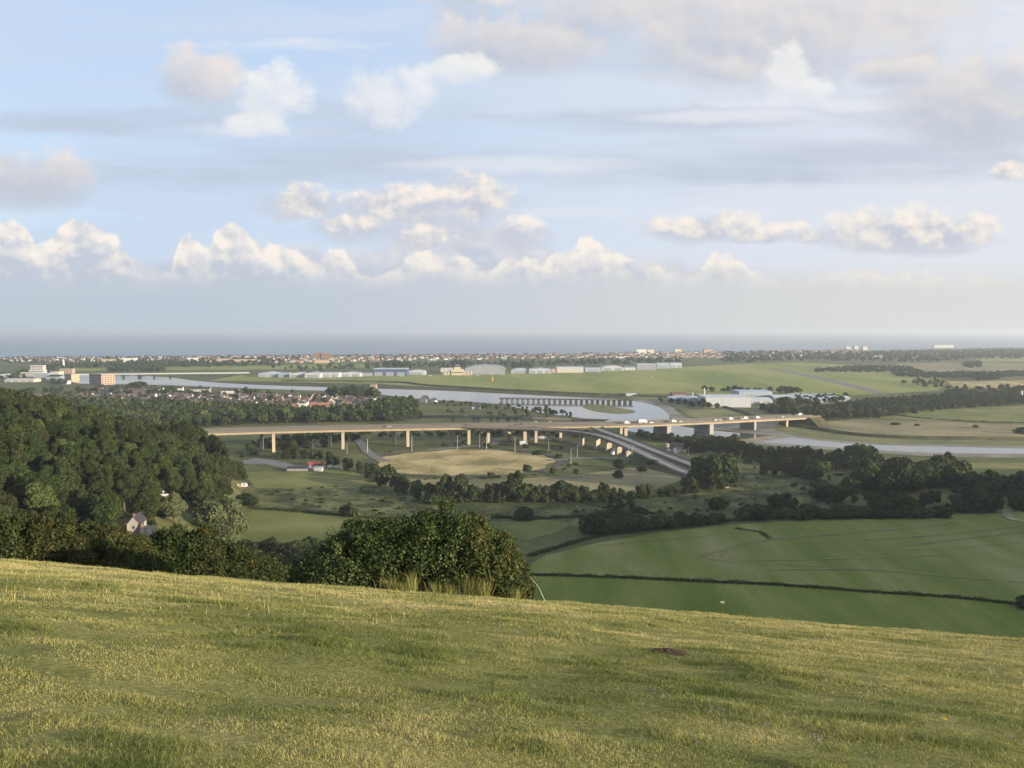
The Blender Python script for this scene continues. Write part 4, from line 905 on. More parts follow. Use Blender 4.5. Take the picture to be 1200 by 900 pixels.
profile_shrub("hawthorn_hedge", [(172, 676), (180, 622), (190, 609), (208, 606), (231, 609), (248, 617), (262, 627), (275, 637), (290, 642), (310, 648), (328, 660), (342, 690)], 47, 4.5, 110000, .075, [(M['leaf_dark'], .6, None), (M['leaf_mid'], .2, None), (M['leaf_brown'], .25, (.4, 1))], "dark hawthorn clump on the crest between the hedge and the bramble", 73, (.32, .75), "hedge", 280)
profile_shrub("elder_bush", [(150, 676), (156, 652), (165, 645), (178, 646), (188, 655), (196, 677)], 40, 1.6, 9000, .07, [(M['leaf_olive'], .7, None), (M['leaf_mid'], .3, None)], "small pale green bush at the right end of the left hedge", 74, (.25, .45), "bush", 26)

# ------------------------------------------------------------------ grass of the slope
def blades(x, y, h, w, lean, tint, rng, name, mat, label, cat="grass"):
    n = len(x); z = height(x, y); a = rng.uniform(0, 2 * math.pi, n); c, s = np.cos(a), np.sin(a)
    b = rng.uniform(0, 2 * math.pi, n); lx, ly = np.cos(b) * lean * h, np.sin(b) * lean * h
    B = np.stack([x, y, z - .01], 1); W = np.stack([c * w / 2, s * w / 2, c * 0], 1)
    mid = B + np.stack([lx * .35, ly * .35, h * .62], 1); tip = B + np.stack([lx, ly, h * (1 - .25 * lean)], 1)
    V = np.concatenate([np.stack([B - W, B + W, mid + W * .8, mid - W * .8], 1), np.stack([mid - W * .8, mid + W * .8, tip + W * .12, tip - W * .12], 1)], 0)
    return tag(link(name, raw_mesh(name, V, 4, mat, tint=np.concatenate([tint, tint]))), label, cat, kind="stuff")
def grass_mat(name, stops):
    m, nt, out = newmat(name); a = nt.nodes.new("ShaderNodeAttribute"); a.attribute_name = "tint"
    col = ramp(nt, a.outputs["Fac"], stops)
    d = nt.nodes.new("ShaderNodeBsdfDiffuse"); t = nt.nodes.new("ShaderNodeBsdfTranslucent"); mx = nt.nodes.new("ShaderNodeMixShader")
    nt.links.new(col, d.inputs[0]); nt.links.new(col, t.inputs[0]); mx.inputs[0].default_value = .3
    nt.links.new(d.outputs[0], mx.inputs[1]); nt.links.new(t.outputs[0], mx.inputs[2]); nt.links.new(mx.outputs[0], out.inputs[0])
    return m
M['grass'] = grass_mat("meadow_grass", [(0, (.095, .120, .036)), (.35, (.20, .222, .070)), (.62, (.33, .315, .115)), (1, (.52, .44, .21))])
rng = np.random.default_rng(9)
X = []; Y = []
for (y0, y1, dens) in ((1.2, 2.2, 3000), (2.2, 4.5, 8000), (4.5, 7, 5200), (7, 11, 2900), (11, 17, 1400), (17, 25, 700), (25, 34, 420), (34, 44, 170)):
    half = .74 * y1 + 3.6; n = int((y1 - y0) * 2 * half * dens); X.append(rng.uniform(-half, half, n)); Y.append(rng.uniform(y0, y1, n))
x = np.concatenate(X); y = np.concatenate(Y); k = np.abs(x) < .74 * y + 3.6; x, y = x[k], y[k]
tuft = fbm(x / .45, y / .45, 3, 21); patch = fbm(x / 2.2, y / 1.3, 3, 31); big = fbm(x / 7.0, y / 5.0, 2, 41)
keep = rng.uniform(0, 1, len(x)) < .45 + 1.1 * tuft; x, y, tuft, patch, big = (q[keep] for q in (x, y, tuft, patch, big))
n = len(x)
fine = fbm(x / .7, y / .35, 2, 51)
clump = ss(.60, .74, fbm(x / 1.15, y / .62, 3, 63)); clump2 = ss(.60, .72, fbm(x / .52, y / .34, 2, 83)); straw = np.clip(.40 - .17 * clump - .11 * clump2 + (patch - .5) * .9 + (fine - .5) * .6 + (big - .5) * .5 + ss(6, 24, y) * .36 + rng.normal(0, .20, n), 0, 1)
h = (.013 + .040 * tuft ** 2 + .05 * np.clip(.46 - patch, 0, 1) + .05 * np.clip(fine - .62, 0, 1) + .038 * clump + .018 * clump2) * rng.uniform(.6, 1.4, n) * (1 + ss(6, 30, y) * .35)
print("blades", n)
blades(x, y, h, .0018 * (1 + y / 5.0), rng.uniform(.3, 1.5, n), straw, rng, "grass", M['grass'], "short yellowish green grass covering the near slope")
# longer straw stems on the crest and thin seed heads
n = 2600; y = rng.uniform(12, 36, n); x = rng.uniform(-.72, .72, n) * y
k = rng.uniform(0, 1, n) < .25 + .75 * (fbm(x / 3, y / 3, 2, 77) > .5); x, y = x[k], y[k]; n = len(x)
blades(x, y, rng.uniform(.07, .17, n), np.full(n, .005) * (1 + y / 22), rng.uniform(.05, .5, n), rng.uniform(.7, 1, n), rng, "dry_grass", M['grass'], "scattered dry straw stems standing above the short grass")
# tall dry grasses at the foot of the bramble
cl = rng.uniform(0, 1, (26, 1)); cx = 440 + cl[:, 0] * 165; cx[:9] = [560, 568, 575, 582, 590, 498, 505, 512, 566]; n = 2300; j = rng.choice(26, n, p=(lambda w: w / w.sum())(rng.uniform(.1, 1, 26) ** 4))
d = 30.7 + rng.normal(0, .3, n); x = (cx[j] - 600) / 960 * d * 1.017 + rng.normal(0, .13, n)
hh = (.30 + .75 * rng.uniform(0, 1, 26)[j]) * rng.uniform(.5, 1.1, n)
blades(x, d, hh, np.full(n, .012), rng.uniform(.05, .8, n), rng.uniform(.15, .72, n), rng, "tall_grass", M['grass'], "tall dry grasses at the foot of the bramble bush", "tall grass")
# flowers, mole hill, stalks, wire
def flower(petal, name, label, px, py, h, r, group=None):
    p = gp_near(px, py); root = thing(name, label, "flower", tuple(p), 0, group)
    MB().tube([(0, 0, -.02), (.01, 0, h * .6), (.015, .01, h)], [.003, .0025, .002], 5).obj("stem", M['leafstem'], root)
    mb = MB()
    for k in range(11):
        a = k * 2.4; q = .35 + .65 * ((k * .37) % 1); c, s = math.cos(a), math.sin(a)
        mb.add([(.015, .01, h), (.015 + c * r * q - s * r * .22, .01 + s * r * q + c * r * .22, h + r * (.9 - q * .5)), (.015 + c * r * q * 1.25, .01 + s * r * q * 1.25, h + r * (.8 - q * .6)), (.015 + c * r * q + s * r * .22, .01 + s * r * q - c * r * .22, h + r * (.9 - q * .5))], [(0, 1, 2, 3)])
    mb.obj("petals", petal, root)
def gp_near(px, py):
    for d in np.arange(2.5, 60, .02):
        x_ = ux(px, py) * d; z = EYE - tn(py) * d
        if z <= hz(x_, d): return Vector((x_, d, z))
    return Vector((ux(px, py) * 30, 30, hz(ux(px, py) * 30, 30)))
M['leafstem'] = solid('green_stem', (.10, .13, .04), .8, .2, 20); M['yellow'] = solid('yellow_petal', (.80, .58, .02), .7, .1, 30); M['purple'] = solid('purple_petal', (.34, .16, .32), .7, .2, 30)
flower(M['yellow'], "yellow_flower", "single bright yellow flower in the grass at lower right", 1105, 853, .08, .022)
flower(M['yellow'], "yellow_flower", "small yellow flower in the grass left of the bramble", 321, 751, .06, .013)
for px, py in ((833, 836), (840, 838), (846, 840), (815, 880), (952, 872), (958, 875), (543, 800), (765, 815), (774, 824), (830, 842), (897, 857), (1182, 873)):
    flower(M['purple'], "clover_flower", "small dull purple clover head low in the grass", px, py, .06, .016, "clover heads in the grass")
p = gp_near(785, 766); r_ = np.random.default_rng(4); mb = MB(); v = []; f = []; nr, na = 5, 16
for i in range(nr + 1):
    for k in range(na):
        q = i / nr; a = 2 * math.pi * k / na; rr = q * .20 * (1 + .25 * r_.uniform(-1, 1)); v.append((p.x + 1.5 * rr * math.cos(a), p.y + rr * math.sin(a), hz(p.x + 1.5 * rr * math.cos(a), p.y + rr * math.sin(a)) + .07 * (1 - q * q) + r_.uniform(-.012, .012) - (.03 if i == nr else 0)))
for i in range(nr):
    for k in range(na): f.append((i * na + k, i * na + (k + 1) % na, (i + 1) * na + (k + 1) % na, (i + 1) * na + k))
mb.add(v, f); M['soil'] = solid('bare_soil', (.055, .042, .03), .95, .4, 12, .05); tag(mb.obj("molehill", M['soil']), "low mound of bare dark soil in the grass right of centre", "molehill")
p = gp_near(640, 702); q = atd(622, 676, p.y + .4); mb = MB(); mb.tube([(p.x, p.y, p.z - .05), tuple((p + q) / 2 + Vector((.03, 0, .05))), tuple(q)], [.012, .010, .006], 6)
tag(mb.obj("bramble_cane", solid('pale_cane', (.45, .42, .33), .8, .1, 4)), "thin pale bent cane sticking out right of the bramble bush", "cane")
p = gp_near(846, 727); mb = MB(); t_ = atd(846, 707, p.y); root = thing("dry_umbel", "single tall dry flower stalk with flat head at the crest", "plant", tuple(p))
MB().tube([(0, 0, -.05), (.01, 0, (t_.z - p.z) * .6), (0, 0, t_.z - p.z)], [.008, .007, .005], 6).obj("stalk", M['leafstem'], root)
mb = MB(); hgt = t_.z - p.z
for k in range(14):
    a = k * 2.4; rr = .055 * math.sqrt((k + .5) / 14); mb.tube([(0, 0, hgt - .02), (rr * math.cos(a), rr * math.sin(a), hgt + .03)], .003, 4); mb.box(rr * math.cos(a) - .015, rr * math.cos(a) + .015, rr * math.sin(a) - .015, rr * math.sin(a) + .015, hgt + .028, hgt + .042)
mb.obj("flower_head", solid('dry_head', (.42, .40, .34), .9, .1, 9), root)

# ------------------------------------------------------------------ houses
def gable_house(name, w, d, eave, rise, wallm, roofm, chimney=True, windows=True, hip=False):
    """ridge along x; the front faces -y"""
    root = thing(name, "x", "house")
    mb = MB(); mb.prism([(-d / 2, -1.0), (d / 2, -1.0), (d / 2, eave), (0, eave + rise - .02), (-d / 2, eave)] if not hip else [(-d / 2, -1), (d / 2, -1), (d / 2, eave), (-d / 2, eave)], 'x', -w / 2, w / 2); mb.obj("wall", wallm, root)
    o, t = .35, .22; k = rise / (d / 2); mb = MB()
    if hip:
        W, D = w / 2 + o, d / 2 + o; r = max(w / 2 - d / 2, .3); e = eave + .01
        mb.add([(-W, -D, e), (W, -D, e), (W, D, e), (-W, D, e), (-r, 0, e + rise), (r, 0, e + rise)], [(0, 1, 5, 4), (1, 2, 5), (2, 3, 4, 5), (3, 0, 4), (3, 2, 1, 0)])
    else:
        mb.prism([(-d / 2 - o, eave - o * k), (0, eave + rise), (0, eave + rise + t), (-d / 2 - o, eave - o * k + t)], 'x', -w / 2 - .2, w / 2 + .2)
        mb.prism([(d / 2 + o, eave - o * k), (d / 2 + o, eave - o * k + t), (0, eave + rise + t), (0, eave + rise)], 'x', -w / 2 - .2, w / 2 + .2)
    rf = mb.obj("roof", roofm, root)
    if chimney:
        for cx in ((-w / 2 + .6,) if w < 14 else np.arange(-w / 2 + 3, w / 2, 6.5)):
            MB().box(cx - .4, cx + .4, -.45, .45, eave + rise - .6, eave + rise + 1.1).obj("chimney", M['brick'], rf)
    if windows:
        nw = max(2, int(w / 3.2))
        for fl in range(2 if eave > 4 else 1):
            for i in range(nw):
                cx = -w / 2 + (i + .5) * w / nw
                MB().box(cx - .55, cx + .55, -d / 2 - .02, -d / 2 + .05, 1.0 + fl * 2.6, 2.2 + fl * 2.6).obj("window", M['glass'], root)
        MB().box(-.45, .45, -d / 2 - .03, -d / 2 + .05, 0, .95).obj("door", M['dark'], root)
    return root
HOU = [Proto(gable_house("house", *a)) for a in ((9, 8, 5, 3, M['white'], M['tile_brown']), (8, 7.5, 5, 3.2, M['brick'], M['slate']), (10, 8, 5, 2.8, M['cream'], M['slate']), (9, 8, 5, 3, M['brick_pale'], M['tile_brown']),
       (12, 8, 3, 2.8, M['render_grey'], M['slate']), (9, 9, 5, 3, M['white'], M['slate'], True, True, True))]
TER = [Proto(gable_house("terraced_house_row", *a)) for a in ((34, 8, 5, 3, M['render_grey'], M['slate']), (28, 8, 5, 3, M['white'], M['slate']), (30, 8, 5, 3, M['brick'], M['tile_brown']))]
COA = [Proto(gable_house("seaside_house", *a, False, False)) for a in ((10, 9, 5.5, 3, M['render_grey'], M['tile_brown']), (11, 9, 5, 3, M['brick'], M['tile_brown']), (10, 9, 5, 3.2, M['brick_pale'], M['tile_brown']), (12, 10, 5, 3, M['white'], M['slate']), (11, 9, 6, 3, M['brick_pale'], M['slate']))]
rnd = random.Random(21)
GH = "houses of the near town"
S = sorted(spots_in([(0, 466), (40, 452), (120, 450), (300, 460), (440, 469), (480, 471), (470, 476), (380, 478), (200, 478), (60, 470)], 17, 77, dens=.8), key=lambda s: s[1])
for (x, y) in S[:230]:
    rnd.choice(HOU).put((x, y, hz(x, y)), rnd.choice((0, 1.57)) + rnd.uniform(-.3, .3), (1, 1, 1), "small pitched roofed house in the crowded town left of the river", GH)
print("town", len(S))
for px, py, rz, k in ((205, 471, .05, 1), (230, 473, .1, 1), (262, 474, .1, 0), (275, 475.5, .1, 1), (120, 465.5, 0, 1), (130, 462, .1, 0), (160, 461, 0, 2), (180, 459, .05, 0), (205, 458, .1, 1), (235, 459, .05, 0), (270, 461, .1, 1), (110, 459, .1, 2)):
    p = at(px, py); TER[k].put(tuple(p), rz, (1, 1, 1), "long row of terraced houses among the town roofs", "terraced rows of the town")
def house_at(P, px, py, rz, sc, label, cat=None):
    p = at(px, py); return P.put((p.x, p.y, hz(p.x, p.y)), rz, (sc, sc, sc), label, None, cat)
M['tile_bright'] = solid('tile_bright', (.26, .12, .085), .9, .2, .6)
redh = Proto(gable_house("long_house", 30, 11, 5, 4, M['brick_pale'], M['tile_bright'])); house_at(redh, 377, 479.5, .12, 1, "long building with orange red tiled roof above the wood")
pinkh = Proto(gable_house("house", 9, 9, 6, 4, M['brick'], M['tile_red'])); house_at(pinkh, 343, 483, .5, 1.1, "pinkish brick house left of the long red roof")
whiteh = Proto(gable_house("house", 8, 10, 5, 4, M['white'], M['slate'])); house_at(whiteh, 498, 471.5, 1.1, 1.15, "white gabled house by the river road, left one of the pair")
house_at(whiteh, 508.5, 472, 1.0, .8, "smaller white gabled house by the river road, right one of the pair")
for i, px in enumerate((401, 413, 423, 446)): house_at(HOU[(0, 2, 3, 5)[i]], px, 474.5 + i * .3, .6 + .2 * i, 1.0, ("pale house with brown roof right of the long red roof", "cream house with red roof below the tall tree clump", "brown roofed house right of the tall tree clump", "hip roofed white house near the river bend")[i])
house_at(HOU[4], 558, 479, .2, 1.0, "small grey house on the near bank among low trees")
# block tower by the river
root = thing("church_tower", "squat brown tower rising behind the tall tree clump", "tower", tuple(at(438, 462)))
MB().box(-5, 5, -5, 5, -1, 15).obj("wall", M['brick_pale'], root); mb = MB()
for k in range(4): mb.box(-5 + k * 2.9, -3.7 + k * 2.9, -5.15, 5.15, 15.01, 16.2)
mb.obj("battlement", M['brick_pale'], root)
for s in (-1.6, 1.6): MB().box(s - .6, s + .6, -5.08, -4.9, 9, 13).obj("window", M['dark'], root)
# the cottage in the trees
p = atd(152, 604.5, 250)
cot = gable_house("cottage", 11, 5.6, 5.2, 3.4, M['concrete_grey'], M['slate'], False, False); tag(cot, "pale gabled cottage with slate roof half hidden by the crest hedge", "cottage"); cot.scale = (.68, .68, .68); cot.location = (p.x - .3, p.y + 5.2, p.z - 6.5); cot.rotation_euler = (0, 0, R(100))  # grey wall colour stands in for shade on a white gable
rf = [c for c in kids(cot) if c.name.startswith("roof")][0]
MB().box(-4.9, -4.1, -.5, .5, 8.2, 9.9).obj("chimney", M['brick'], rf)
for cx in (-2.4, 1.0): MB().box(cx - .5, cx + .5, -2.82, -2.7, 3.2, 4.4).obj("window", M['glass'], cot)
MB().box(-5.58, -5.48, -.5, .5, 3.0, 4.3).obj("window", M['glass'], cot)
p2 = atd(167, 613.5, 249)
wing = gable_house("cottage", 5.2, 5.0, 3.2, 2.8, M['brick'], M['slate'], True, False); tag(wing, "lower slate roofed cottage right of the pale gable", "cottage"); wing.scale = (.85, .85, .85); wing.location = (p2.x + .4, p2.y + 3, p2.z - 6.6); wing.rotation_euler = (0, 0, R(20))
p3 = atd(143, 612, 252)
sh = gable_house("outbuilding", 7, 5, 2.6, 2.2, M['brick'], M['tile_red'], False, False); tag(sh, "small red roofed outbuilding left of the pale gable", "outbuilding"); sh.location = (p3.x, p3.y + 4, p3.z - 4.8); sh.rotation_euler = (0, 0, R(10))
p = atd(188, 582.5, 330); van_w.put((p.x, p.y, hz(p.x, p.y) + .0), .1, (1.1, 1.1, 1.1), "white van parked in a gap at the foot of the wood")
# coastal houses
S = sorted(spots_in([(0, 424), (0, 418.5), (330, 416), (640, 415.5), (860, 412), (1010, 411), (1010, 414.5), (880, 420), (700, 420), (480, 423), (330, 426), (250, 424.5)], 33, 78, dens=.42), key=lambda s: s[1])
print("coast", len(S)); GC = "houses of the coastal town"
for (x, y) in S[:285]:
    rnd.choice(COA).put((x, y, hz(x, y)), rnd.choice((0, 1.57)) + rnd.uniform(-.3, .3), (1.15, 1.15, rnd.uniform(.9, 1.3)), "tiny pale house of the far town along the seashore", GC)
rest = S[285:]
cm = [m for m in (M['white'], M['cream'], M['brick_pale'], M['tile_brown'], M['tile_red'], M['slate'])]; mb = MB()
for (x, y) in rest:
    w, d, e, rr = rnd.uniform(5, 8), rnd.uniform(4, 5.5), rnd.uniform(4, 7), rnd.uniform(2.5, 4); a = rnd.choice((0, 1)); z0 = hz(x, y) - 1; wi = rnd.choice((0, 1, 2, 2, 2)); ri = rnd.choice((3, 3, 4, 5))
    mb.box(x - w, x + w, y - d, y + d, z0, z0 + e + 1, wi)
    pf = [(-d - .4, z0 + e + 1.01), (d + .4, z0 + e + 1.01), (0, z0 + e + 1 + rr)]
    mb.prism([(y + q[0], q[1]) for q in pf], 'x', x - w - .3, x + w + .3, ri)
if rest: tag(mb.obj("distant_town", cm), "mass of tiny roofs filling the far coastal town", "town", kind="stuff")

# ------------------------------------------------------------------ sheds, hangars, blocks
def shed(name, px0, px1, pyb, h, dep, roof, wallm, roofm, label, cat, doors=0, doorm=None, rz=0, windows=0, bands=0):
    a, b = at(px0, pyb), at(px1, pyb); c = (a + b) / 2; w = (b - a).length
    root = thing(name, label, cat, (c.x, c.y, 0), rz); W, D = w / 2, dep / 2
    if roof == 'arch':
        pr = [(-W, -.5), (W, -.5)] + [(W * math.cos(t), h * .45 + h * .55 * math.sin(t)) for t in np.linspace(0, math.pi, 13)]
        MB().prism(pr, 'y', -D, D).obj("wall", wallm, root)
        o = [(W * 1.015 * math.cos(t), h * .45 + h * .55 * math.sin(t) + .05) for t in np.linspace(0, math.pi, 13)]; i_ = [(x * 1.0, z + .4) for x, z in o]
        MB().prism(o + i_[::-1], 'y', -D - .5, D + .5).obj("roof", roofm, root)
    elif roof == 'gable':
        MB().prism([(-W, -.5), (W, -.5), (W, h * .78), (0, h - .05), (-W, h * .78)], 'y', -D, D).obj("wall", wallm, root)
        MB().prism([(-W - .3, h * .78), (0, h), (W + .3, h * .78), (W + .3, h * .78 + .35), (0, h + .35), (-W - .3, h * .78 + .35)], 'y', -D - .4, D + .4).obj("roof", roofm, root)
    elif roof == 'saddle':
        MB().prism([(-D, -.5), (D, -.5), (D, h * .72), (0, h - .05), (-D, h * .72)], 'x', -W, W).obj("wall", wallm, root)
        MB().prism([(-D - .4, h * .72), (0, h), (D + .4, h * .72), (D + .4, h * .72 + .35), (0, h + .35), (-D - .4, h * .72 + .35)], 'x', -W - .3, W + .3).obj("roof", roofm, root)
    else:
        MB().box(-W, W, -D, D, -.5, h).obj("wall", wallm, root); MB().box(-W - .3, W + .3, -D - .3, D + .3, h + .01, h + .6).obj("roof", roofm, root)
    for k in range(doors):
        cx = -W + (k + .5) * w / doors; dw = w / doors * .36
        MB().box(cx - dw, cx + dw, -D - .12, -D + .05, -.2, h * .58).obj("door", doorm or M['sheet_grey'], root)
    for r_ in range(bands):
        z = h * (r_ + .55) / (bands + .15) 
        n_ = max(3, int(w / 6))
        for k in range(n_):
            cx = -W + (k + .5) * w / n_; MB().box(cx - w / n_ * .34, cx + w / n_ * .34, -D - .10, -D + .05, z - h / bands * .2, z + h / bands * .2).obj("window", M['glass'], root)
    return root
AP = M['sheet_blue']; 
for a in (("hangar", 306, 327, 441.5, 8.5, 40, 'gable', AP, M['sheet_white'], "leftmost pale blue shed of the airport row", 2), ("hangar", 328.5, 341, 441.8, 7.5, 36, 'saddle', AP, M['sheet_blue'], "low blue roofed shed second in the airport row", 2),
          ("hangar", 342, 359, 442, 8.5, 40, 'gable', M['sheet_white'], AP, "gabled white shed third in the airport row", 2), ("hangar", 360, 378, 442.3, 9.5, 44, 'gable', M['sheet_white'], AP, "taller white gabled shed fourth in the airport row", 1),
          ("hangar", 379.5, 399, 441.8, 8.5, 40, 'saddle', M['sheet_white'], M['sheet_white'], "white shed with wide roof fifth in the airport row", 2), ("hangar", 401, 424, 441, 8, 40, 'gable', M['sheet_white'], M['sheet_blue'], "broad low gabled shed left of the blue hangar", 2),
          ("hangar", 425, 437, 440.5, 9, 30, 'saddle', M['sheet_grey'], M['tile_brown'], "small brown roofed shed directly left of the blue hangar", 1), ("hangar", 439, 478, 440, 12.5, 50, 'flat', M['blue'], M['sheet_white'], "big dark blue hangar with pale flat roof", 3),
          ("hangar", 477.5, 499, 439, 8.5, 40, 'arch', M['sheet_white'], M['sheet_white'], "low white arched shed right of the blue hangar", 1)):
    shed(a[0], a[1], a[2], a[3], a[4] * 1.3, *a[5:9], a[9], "hangar", a[10])
# cream terminal with stepped tower
p = at(536, 439.5); root = thing("airport_terminal", "cream art deco airport terminal with stepped central tower", "terminal", (p.x, p.y, 0))
MB().box(-34, 34, -8, 8, -.5, 7).obj("wall", M['cream'], root); MB().box(-14, 14, -10, 9, -.5, 10.5).obj("central_block", M['cream'], root)
MB().box(-7, 7, -8, 6, 10.51, 14.5).obj("tower", M['cream'], root); MB().box(-4.5, 4.5, -6, 4, 14.51, 17.2).obj("control_room", M['glass'], root); MB().box(-5, 5, -6.5, 4.5, 17.21, 17.8).obj("roof", M['white'], root)
root.scale = (1.0, 1.0, 1.35)
for fl in (2.0, 5.2):
    for k in range(9):
        cx = -31 + k * 7.7
        if abs(cx) > 15: MB().box(cx - 2.2, cx + 2.2, -8.1, -7.9, fl - .7, fl + .7).obj("window", M['glass'], root)
for k in range(5): MB().box(-11 + k * 5 - 1.1, -11 + k * 5 + 3.1, -10.1, -9.9, 4, 5.6).obj("window", M['glass'], root)
for a in (("hangar", 545, 592, 438, 17, 60, 'arch', M['sheet_grey'], M['sheet_grey'], "huge grey arched hangar right of the cream terminal", 1), ("hangar", 517, 530, 437, 9, 30, 'flat', M['sheet_white'], M['sheet_white'], "low white flat block behind the left of the terminal", 0),
          ("hangar", 599, 618, 437.3, 9, 40, 'arch', AP, M['sheet_white'], "small pale arched shed right of the huge grey hangar", 1), ("hangar", 620, 645, 437.3, 10, 50, 'gable', M['sheet_white'], M['sheet_blue'], "pale gabled shed with grey doors near the airfield middle", 3),
          ("hangar", 646, 651, 436.5, 8, 30, 'flat', M['tan'], M['tile_brown'], "small brown block between two pale airport sheds", 0), ("hangar", 652, 683, 436.3, 10.5, 40, 'flat', M['sheet_white'], M['sheet_white'], "bright white shed with cream doors at airfield middle", 4),
          ("hangar", 685, 703, 435.5, 8, 40, 'saddle', AP, M['sheet_white'], "low pale shed right of the bright white shed", 1), ("hangar", 704, 730, 434, 9.5, 46, 'arch', M['sheet_white'], M['sheet_white'], "broad white low arched shed in the right hand row", 2),
          ("hangar", 731, 744, 433.5, 7, 30, 'saddle', M['sheet_white'], M['sheet_grey'], "small grey roofed shed in the right hand row", 0), ("hangar", 745, 767, 433, 12, 46, 'flat', M['sheet_grey'], M['sheet_white'], "grey walled shed with pale flat roof, right hand row", 1),
          ("hangar", 768, 783, 431.5, 11, 46, 'flat', AP, M['sheet_white'], "pale blue flat shed near the right end of the row", 1), ("hangar", 784, 797, 431, 11, 46, 'flat', M['sheet_white'], M['sheet_grey'], "white shed at the right end of the airport row", 2)):
    shed(a[0], a[1], a[2], a[3], a[4] * 1.3, *a[5:9], a[9], "hangar", a[10], M['cream'] if a[1] == 652 else None)
p = at(577, 447); root = thing("windsock_mast", "orange and white mast on the near edge of the airfield", "mast", (p.x, p.y, 0))
MB().tube([(0, 0, -.3), (0, 0, 17)], [.35, .2], 8).obj("pole", M['white'], root); MB().tube([(0, 0, 2.0), (0, 0, 8)], [1.6, 1.4], 10).obj("base_drum", M['orange'], root)
MB().tube([(.3, 0, 16.5), (3.8, 0, 16.1)], [.7, .35], 8).obj("windsock", M['orange'], root)
def plane_(px, py, rz, label):
    p = at(px, py); r = thing("light_aircraft", label, "aircraft", (p.x, p.y, 0), rz)
    MB().tube([(3, 0, 1.4), (2.2, 0, 1.45), (0, 0, 1.6), (-3, 0, 1.6), (-4.6, 0, 1.7)], [.25, .55, .7, .4, .15], 8).obj("fuselage", M['white'], r)
    MB().box(-.4, 1.1, -5.4, 5.4, 2.1, 2.25).obj("wing", M['white'], r); MB().box(-4.6, -3.8, -1.7, 1.7, 1.7, 1.8).obj("tailplane", M['white'], r)
    MB().prism([(-4.8, 1.7), (-3.6, 1.7), (-4.5, 3.2), (-5.0, 3.2)], 'y', -.07, .07).obj("fin", M['red'], r); wheel_pair(r, (0.2,), 1.0, .3)
for px, py, rz, l in ((765, 443, .4, "white light aircraft alone on the grass at airfield middle"), (843.5, 441, 1.2, "white light aircraft further right on the airfield"), (470, 441.8, .3, "small aircraft parked before the blue hangar"), (504, 441, .8, "small aircraft parked left of the terminal"), (560, 441, .2, "small aircraft parked before the huge grey hangar"), (588, 440.5, 2.0, "small aircraft parked at the right side of the huge hangar")):
    plane_(px, py, rz, l)
# blocks of the near town
p = at(38, 441.5); root = thing("apartment_block", "white stepped flats with long balcony bands at the far left", "flats", (p.x, p.y, 0), .15); root.scale = (.95, 1, 1.45)
for k, (w0, w1, z) in enumerate(((-26, 30, 0), (-22, 30, 3.6), (-4, 30, 7.2), (0, 28, 10.8), (0, 28, 14.4))):
    MB().box(w0, w1, -7, 7, z - (.6 if k == 0 else -.01), z + 2.6).obj("wall", M['render_grey'], root)
    b_ = MB().box(w0 - .8, w1 + .8, -8.6, 7.5, z + 2.61, z + 3.6).obj("balcony", M['white'], root)
    for x_ in np.arange(w0 + 2, w1 - 2, 5): MB().box(x_, x_ + 3.4, -7.08, -6.9, z + .5, z + 2.2).obj("window", M['glass'], root)
def block(name, px0, px1, pyb, h, dep, rz, wm, label, cat, fl, rm=None):
    return shed(name, px0, px1, pyb, h, dep, 'flat', wm, rm or M['concrete_grey'], label, cat, 0, None, rz, 0, fl)
r0 = block("apartment_block", 109, 131, 450.5, 21, 30, -.5, M['brick_pale'], "broad tan block of flats left of the river reach", "flats", 5)
def side_windows(root, W, D, h, fl):
    for r_ in range(fl):
        for k in range(5):
            y_ = -D + (k + .5) * 2 * D / 5; z = h * (r_ + .55) / (fl + .15)
            for s in (-1, 1): MB().box(s * (W + .05) - .06, s * (W + .05) + .06, y_ - 1.3, y_ + 1.3, z - .9, z + .9).obj("window", M['glass'], root)
side_windows(r0, (at(131, 450.5) - at(109, 450.5)).length / 2, 15, 21, 5)
block("apartment_block", 78, 91, 447, 15, 18, -.5, M['tan'], "orange tinted block left of the broad tan flats", "flats", 4)
block("apartment_block", 72, 86, 438.5, 13, 18, .1, M['brick_pale'], "pinkish flats on the far river bank at the left", "flats", 4)
shed("warehouse", 46, 62, 443.5, 11, 40, 'flat', M['sheet_grey'], M['sheet_blue'], "long blue grey warehouse right of the white flats", "warehouse", 2)
shed("warehouse", 60, 76, 445, 11, 40, 'saddle', M['sheet_grey'], M['slate'], "slate roofed warehouse left of the orange tinted block", "warehouse", 2)
shed("warehouse", 10, 44, 447.5, 7, 26, 'saddle', M['cream'], M['render_grey'], "long low cream building below the white flats", "warehouse", 4)
shed("warehouse", 3, 16, 442, 8, 30, 'arch', M['sheet_white'], M['sheet_white'], "white curved roof shed left of the stepped flats", "warehouse", 1)
shed("warehouse", 62, 72, 439.5, 8, 22, 'flat', M['cream'], M['cream'], "flat cream store on the river bank at the left", "warehouse", 2)
shed("warehouse", 74, 81, 450, 6, 14, 'flat', M['white'], M['white'], "little white flat building below the orange tinted block", "warehouse", 1)
